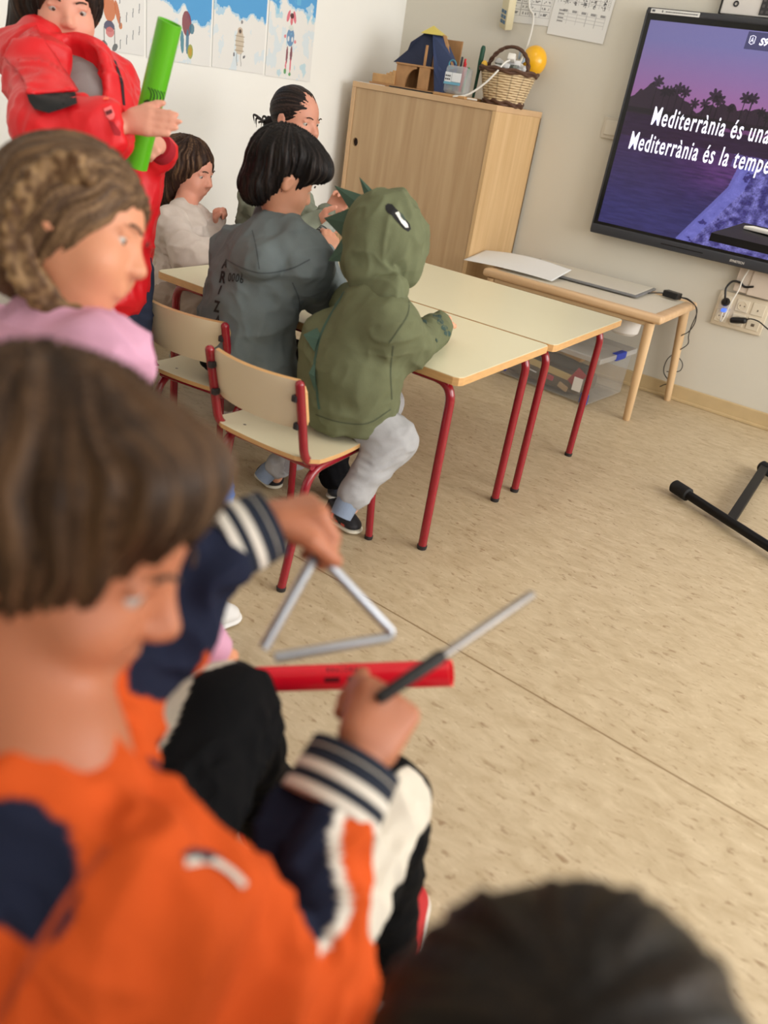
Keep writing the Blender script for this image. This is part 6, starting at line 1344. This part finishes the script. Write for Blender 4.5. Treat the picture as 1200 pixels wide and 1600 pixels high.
# ============ child in the orange and navy jacket, nearest ============
NAVY = (30, 34, 52); WHT = (214, 208, 198); ORG = (200, 82, 34)
def boy():
    t = thing('person', (-0.30, 0.20, 0), 'brown-haired child in an orange and navy jacket holding a metal triangle and beater', 'person')
    SK = skin_mat('skin_boy', (170, 106, 76))
    hc = A(-0.406, 0.275, 0.826); neck = A(-0.350, 0.215, 0.739); fw = nrm(A(-0.323, 0.313, 0.798)-A(-0.386, 0.285, 0.823)); up = A(-0.417, 0.300, 0.940)-A(-0.378, 0.279, 0.805)
    tf = nrm(A(0.25, 0.95, 0)); tr_ = nrm(A(0.95, -0.25, 0)); pel = A(-0.27, 0.18, 0.43); chest = A(-0.278, 0.202, 0.607)
    shR = A(-0.255, 0.199, 0.665); elR = A(-0.158, 0.273, 0.533); wrR = A(-0.236, 0.414, 0.621); shL = A(-0.433, 0.305, 0.666); elL = A(-0.431, 0.380, 0.701); wrL = A(-0.402, 0.462, 0.763)
    hpR = A(-0.22, 0.22, 0.42); hpL = A(-0.35, 0.24, 0.42); knR = A(-0.296, 0.607, 0.364); knL = A(-0.478, 0.523, 0.446); anR = A(-0.259, 0.615, 0.090); anL = A(-0.507, 0.685, 0.090)
    B = Body(); g, R = skull(B, hc, fw, up, 1.02); limb(B, [hc-up*0.0+R @ A(0, -0.03, -0.05), neck-A(0, 0, 0.02)], (0.044, 0.044), 0.02); limb(B, [neck-A(0, 0, 0.03), chest, pel], (0.045, 0.07, 0.08), flat=(tr_, 1.15))
    limb(B, [chest, shR, elR, wrR], (0.035, 0.03, 0.025, 0.020)); limb(B, [chest, shL, elL, wrL], (0.035, 0.03, 0.025, 0.020))
    # right fist round the beater handle, left hand pinching the triangle's loop
    hand(B, A(-0.233, 0.424, 0.626), A(-0.243, 0.470, 0.645)-A(-0.232, 0.424, 0.623), A(-0.297, 0.508, 0.609)-A(-0.230, 0.445, 0.656), 1, 1.12, (1.15, 1.3, 0.8), 0.02, (0.1, 0.3), 0.003, 0.35)
    hand(B, A(-0.400, 0.465, 0.765), A(-0.374, 0.507, 0.776)-A(-0.400, 0.465, 0.765), A(-0.363, 0.485, 0.719)-A(-0.377, 0.487, 0.779), -1, 0.98, (1.2, 0.7, 0.5), 0.02, (0.5, 0.6), 0.003, 0.6)
    T = Body(); sitting_legs(B, T, (hpR, hpL), (knR, knL), (anR, anL), (0.078, 0.054, 0.038)); T.cap(hpR, hpL, 0.09, 0.09, 0.03)
    body = B.mesh('body', 0.0035, SK, t); eyes(body, g, R, 1.02)
    def pc(V, n):
        C = np.repeat(A(*lin((14, 14, 16)))[None], len(V), 0)
        for h_, k_, a_, sd in ((hpR, knR, anR, nrm(A(0.75, 0.1, 0.75))), (hpL, knL, anL, nrm(A(-0.80, 0.15, 0.6)))):
            t1, q1, r1 = on_axis(V, h_, k_); t2, q2, r2 = on_axis(V, k_, a_); th = (r1 <= r2) & (r1 < 0.12); sh_ = (r2 < r1) & (r2 < 0.10)
            put(C, th & ((q1@sd)/np.maximum(r1, 1e-6) > 0.80), (206, 198, 184), 1); 
            so = nrm(sd*A(1, 1, 0)); put(C, sh_ & ((q2@so)/np.maximum(r2, 1e-6) > 0.93), (206, 198, 184), 1) if sd[0] < 0 else None
        return C
    T.mesh('trousers', 0.0045, cloth('black_joggers'), t, pc, folds(0.005, 16, 5))
    RED = (176, 24, 32)
    shoe(t, (-0.233, 0.601, 0.000), (-0.313, 0.802, 0.000), 0.070, 0.082, RED, (208, 200, 190), (50, 30, 32)); shoe(t, (-0.529, 0.672, 0.000), (-0.613, 0.823, 0.000), 0.070, 0.080, RED, (208, 200, 190), (40, 30, 32))
    for an in (anR, anL): MB().tube([an+A(0, 0, 0.02), an-A(0, 0, 0.03)], 0.03, 16).build('sock', mat('sock_navy', (60, 64, 84), 0.9), t, True)
    H = Body(); H.cap(pel, chest-A(0, 0, 0.03), 0.102, 0.094, 0.05, flat=(tr_, 1.12)); H.cap(chest-A(0, 0, 0.03), A(-0.317, 0.190, 0.667), 0.088, 0.066, 0.05)
    limb(H, [A(-0.297, 0.194, 0.655), shR], (0.07, 0.054), 0.04); limb(H, [shR, elR], (0.054, 0.046), 0.03); limb(H, [elR, A(-0.227, 0.356, 0.584)], (0.045, 0.040), 0.015); limb(H, [A(-0.227, 0.356, 0.584), A(-0.229, 0.364, 0.589)], (0.040, 0.038), 0.015)
    limb(H, [A(-0.340, 0.214, 0.644), shL], (0.06, 0.045), 0.04); limb(H, [shL, elL], (0.046, 0.044), 0.03); limb(H, [elL, A(-0.413, 0.409, 0.740)], (0.044, 0.036), 0.025)
    H.cap(A(-0.339, 0.181, 0.695), A(-0.289, 0.222, 0.693), 0.030, 0.030, 0.02)      # collar roll
    H.cutplane(pel-A(0, 0, 0.09), (0, 0, -1), 0.012)
    lft = nrm(A(-0.247, 0.316, 0.591)-A(-0.175, 0.352, 0.582)); lup = nrm(A(-0.446, 0.471, 0.819)-A(-0.412, 0.429, 0.719))
    def jc(V, n):
        C = np.repeat(A(*lin(ORG))[None], len(V), 0)
        t1, q1, r1 = on_axis(V, elR, wrR); ts, qs, rs = on_axis(V, shR, elR); arm = ((r1 < 0.062) & (r1 < rs+0.004)) | ((r1 < 0.080) & (t1 > 0.5))
        b_ = 0.001+0.009*np.sin(t1*11.0+0.4)-0.004+0.045*np.clip(0.42-t1, 0, 1); q = q1@lft
        put(C, arm & (q > b_), NAVY, 1); put(C, arm & (np.abs(q-b_) < 0.0045), WHT, 1)

        t3, q3, r3 = on_axis(V, elL, wrL); t4, q4, r4 = on_axis(V, shL, elL); la = (np.minimum(r3, r4) < 0.064); qq = np.where(r3 < r4, q3@lup, q4@lup)
        put(C, la, NAVY, 1); put(C, la & (qq > 0.026), ORG, 1); put(C, la & (np.abs(qq-0.026) < 0.0035), WHT, 1); pass
        # navy panel inside the hood on the left of the back
        o_ = A(-0.274, 0.145, 0.725); e_ = nrm(A(-0.234, 0.188, 0.755)-o_); f_ = nrm(A(-0.290, 0.158, 0.761)-o_); d_ = V-o_; x = d_@e_; y = d_@f_
        put(C, (~la) & ((x/0.028)**2+(y/0.034)**2 < 1) & (V[:, 2] > 0.5), NAVY, 1)
        return C
    jk = H.mesh('jacket', 0.0032, cloth('jacket_cloth'), t, jc, folds(0.0085, 15, 80))
    bands = [(0.20, WHT), (0.16, (26, 34, 50)), (0.20, WHT), (0.22, (26, 34, 50)), (0.04, WHT), (0.18, (26, 34, 50))]
    cuff(jk, A(-0.232, 0.382, 0.603), A(-0.238, 0.423, 0.628), 0.0435, 0.040, bands); cuff(jk, A(-0.408, 0.432, 0.752), A(-0.391, 0.471, 0.767), 0.034, 0.031, bands)
    Q = Body(); Q.ell(g(0, -0.020, 0.024), (0.088, 0.098, 0.092), R, 0.02); Q.ell(g(0, -0.065, -0.035), (0.080, 0.058, 0.066), R, 0.03); Q.cap(g(0.05, 0.040, 0.070), g(-0.04, 0.045, 0.065), 0.032, 0.032, 0.03)
    Q.ell(g(0.0, 0.104, -0.040), (0.090, 0.074, 0.082), R, 0.02, sub=True)
    D, C = hair_fn(g(0, -0.02, 0.0), R, (44, 30, 20), (92, 68, 48), 0.006, 34, (0, -0.4, 1), 5, 0.44); hr = Q.mesh('hair', 0.0032, M_hair, t, C, D, 1)
    n_ = toward(A(-0.224, 0.226, 0.700))
    pixel_patch('navy_inset', [(-0.231, 0.224, 0.704), (-0.228, 0.229, 0.708), (-0.218, 0.235, 0.709), (-0.210, 0.238, 0.706), (-0.219, 0.231, 0.703)], n_, jk, NAVY, jk, 0.002)
    seam('white_piping', [(-0.227, 0.224, 0.701), (-0.216, 0.233, 0.704), (-0.204, 0.238, 0.700), (-0.193, 0.240, 0.694)], 0.004, n_, jk, WHT, 0.0025)
    seam('yoke_seam', [(-0.263, 0.195, 0.709), (-0.269, 0.175, 0.683), (-0.273, 0.150, 0.647), (-0.276, 0.129, 0.616)], 0.004, toward(A(-0.265, 0.167, 0.666)), jk, (170, 66, 28), 0.0015)
boy()
t = thing('triangle', (-0.356, 0.500, 0.737), 'silver metal triangle hanging from the near child\'s left hand', 'instrument')
M_steel = mat('steel', (176, 180, 188), 0.28, metal=0.85)
MB().tube(fillet([(-0.355, 0.432, 0.670), (-0.359, 0.500, 0.740), (-0.284, 0.538, 0.666), (-0.354, 0.448, 0.651)], 0.012, 7), 0.0047, 16).build('bar', M_steel, t, True)
MB().tube([(-0.363, 0.498, 0.751), (-0.355, 0.492, 0.739), (-0.353, 0.498, 0.732), (-0.357, 0.507, 0.734), (-0.363, 0.505, 0.747)], 0.0012, 6).build('loop', mat('cord_dark', (60, 40, 36), 0.8), t, True)
t = thing('beater', (-0.244, 0.471, 0.669), 'metal beater rod with a black handle in the near child\'s right hand', 'beater')
MB().lathe((-0.226, 0.519, 0.686), A(-0.196, 0.634, 0.716)-A(-0.226, 0.519, 0.686), [(0, 0.0044), (0.118, 0.0044), (0.12, 0.003)], 14).build('rod', mat('steel_dull', (140, 136, 134), 0.35, metal=0.8), t, True)
L_ = float(np.linalg.norm(A(-0.225, 0.521, 0.688)-A(-0.245, 0.454, 0.667)))
MB().lathe((-0.245, 0.454, 0.667), A(-0.225, 0.521, 0.688)-A(-0.245, 0.454, 0.667), [(0, 0.004), (0.003, 0.0056), (L_-0.004, 0.0064), (L_, 0.005)], 18).build('grip', mat('grip_black', (24, 24, 26), 0.6), t, True)

# ============ dark head at the lower right, closest to the lens ============
def near_head():
    hc = A(0.006, 0.243, 0.721); t = thing('person', (hc[0], hc[1]-0.03, 0), 'dark-haired person close to the camera, only the top of the head showing', 'person')
    SK = skin_mat('skin_tan', (196, 140, 112)); fw = nrm(A(0.25, 0.95, -0.1)); tr_ = nrm(A(0.95, -0.25, 0)); neck = hc+A(0, -0.02, -0.12); chest = neck+A(0, -0.01, -0.15); pel = A(hc[0], hc[1]-0.04, 0.36)
    B = Body(); g, R = skull(B, hc, fw, (0, 0, 1), 0.98); limb(B, [hc-A(0, 0, 0.04), neck], (0.04, 0.04)); limb(B, [neck, chest, pel], (0.05, 0.075, 0.085), flat=(tr_, 1.15)); H = Body(); H.cap(pel, chest, 0.10, 0.095, 0.05, flat=(tr_, 1.15)); H.cap(chest, neck-A(0, 0, 0.03), 0.085, 0.052, 0.04); T = Body()
    for s_ in (-1, 1):
        sh_ = neck+tr_*0.09*s_-A(0, 0, 0.09); el = sh_+A(0.0, 0.04, -0.19); wr = el+A(-0.05*s_, 0.15, 0.0); limb(B, [chest, sh_, el, wr], (0.04, 0.032, 0.026, 0.019)); hand(B, wr, A(-0.1*s_, 0.9, -0.1), (0, 0, -1), -s_, 0.95); limb(H, [chest+A(0, 0, 0.05), sh_, el, wr], (0.07, 0.052, 0.045, 0.034), 0.035)
        h_ = pel+tr_*0.06*s_; kn = h_+A(0.02, 0.27, 0.0); an = kn*A(1, 1, 0)+A(0, 0.02, 0.08); sitting_legs(B, T, (h_,), (kn,), (an,), (0.075, 0.055, 0.045)); shoe(t, an*A(1, 1, 0)-A(0, 0.03, 0), an*A(1, 1, 0)+A(0, 0.12, 0), 0.06, 0.066, (70, 70, 76), (210, 206, 200), (220, 220, 220), h=0.005)
    body = B.mesh('body', 0.0045, SK, t); eyes(body, g, R, 0.98)
    H.mesh('top', 0.006, cloth('dark_top'), t, plain((70, 64, 62)), folds(0.004, 14, 3)); T.mesh('trousers', 0.006, cloth('dark_trousers'), t, plain((52, 54, 60)), folds(0.004, 20, 5))
    Q = Body(); Q.ell(g(0, -0.016, 0.022), (0.084, 0.094, 0.086), R, 0.02); Q.ell(g(0, -0.06, -0.04), (0.074, 0.050, 0.060), R, 0.03); Q.ell(g(0, 0.094, -0.040), (0.076, 0.066, 0.086), R, 0.02, sub=True)
    D, C = hair_fn(g(0, -0.01, 0.0), R, (18, 13, 9), (44, 32, 20), 0.004, 22, (0, -0.4, 1), 2, 0.5); Q.mesh('hair', 0.0035, M_hair, t, C, D, 1)
    make_chair('school_chair', (hc[0], hc[1]-0.06, 0), 0.2, 'small red-framed chair under the dark-haired person closest to the camera', G_CH, 0.9)
near_head()
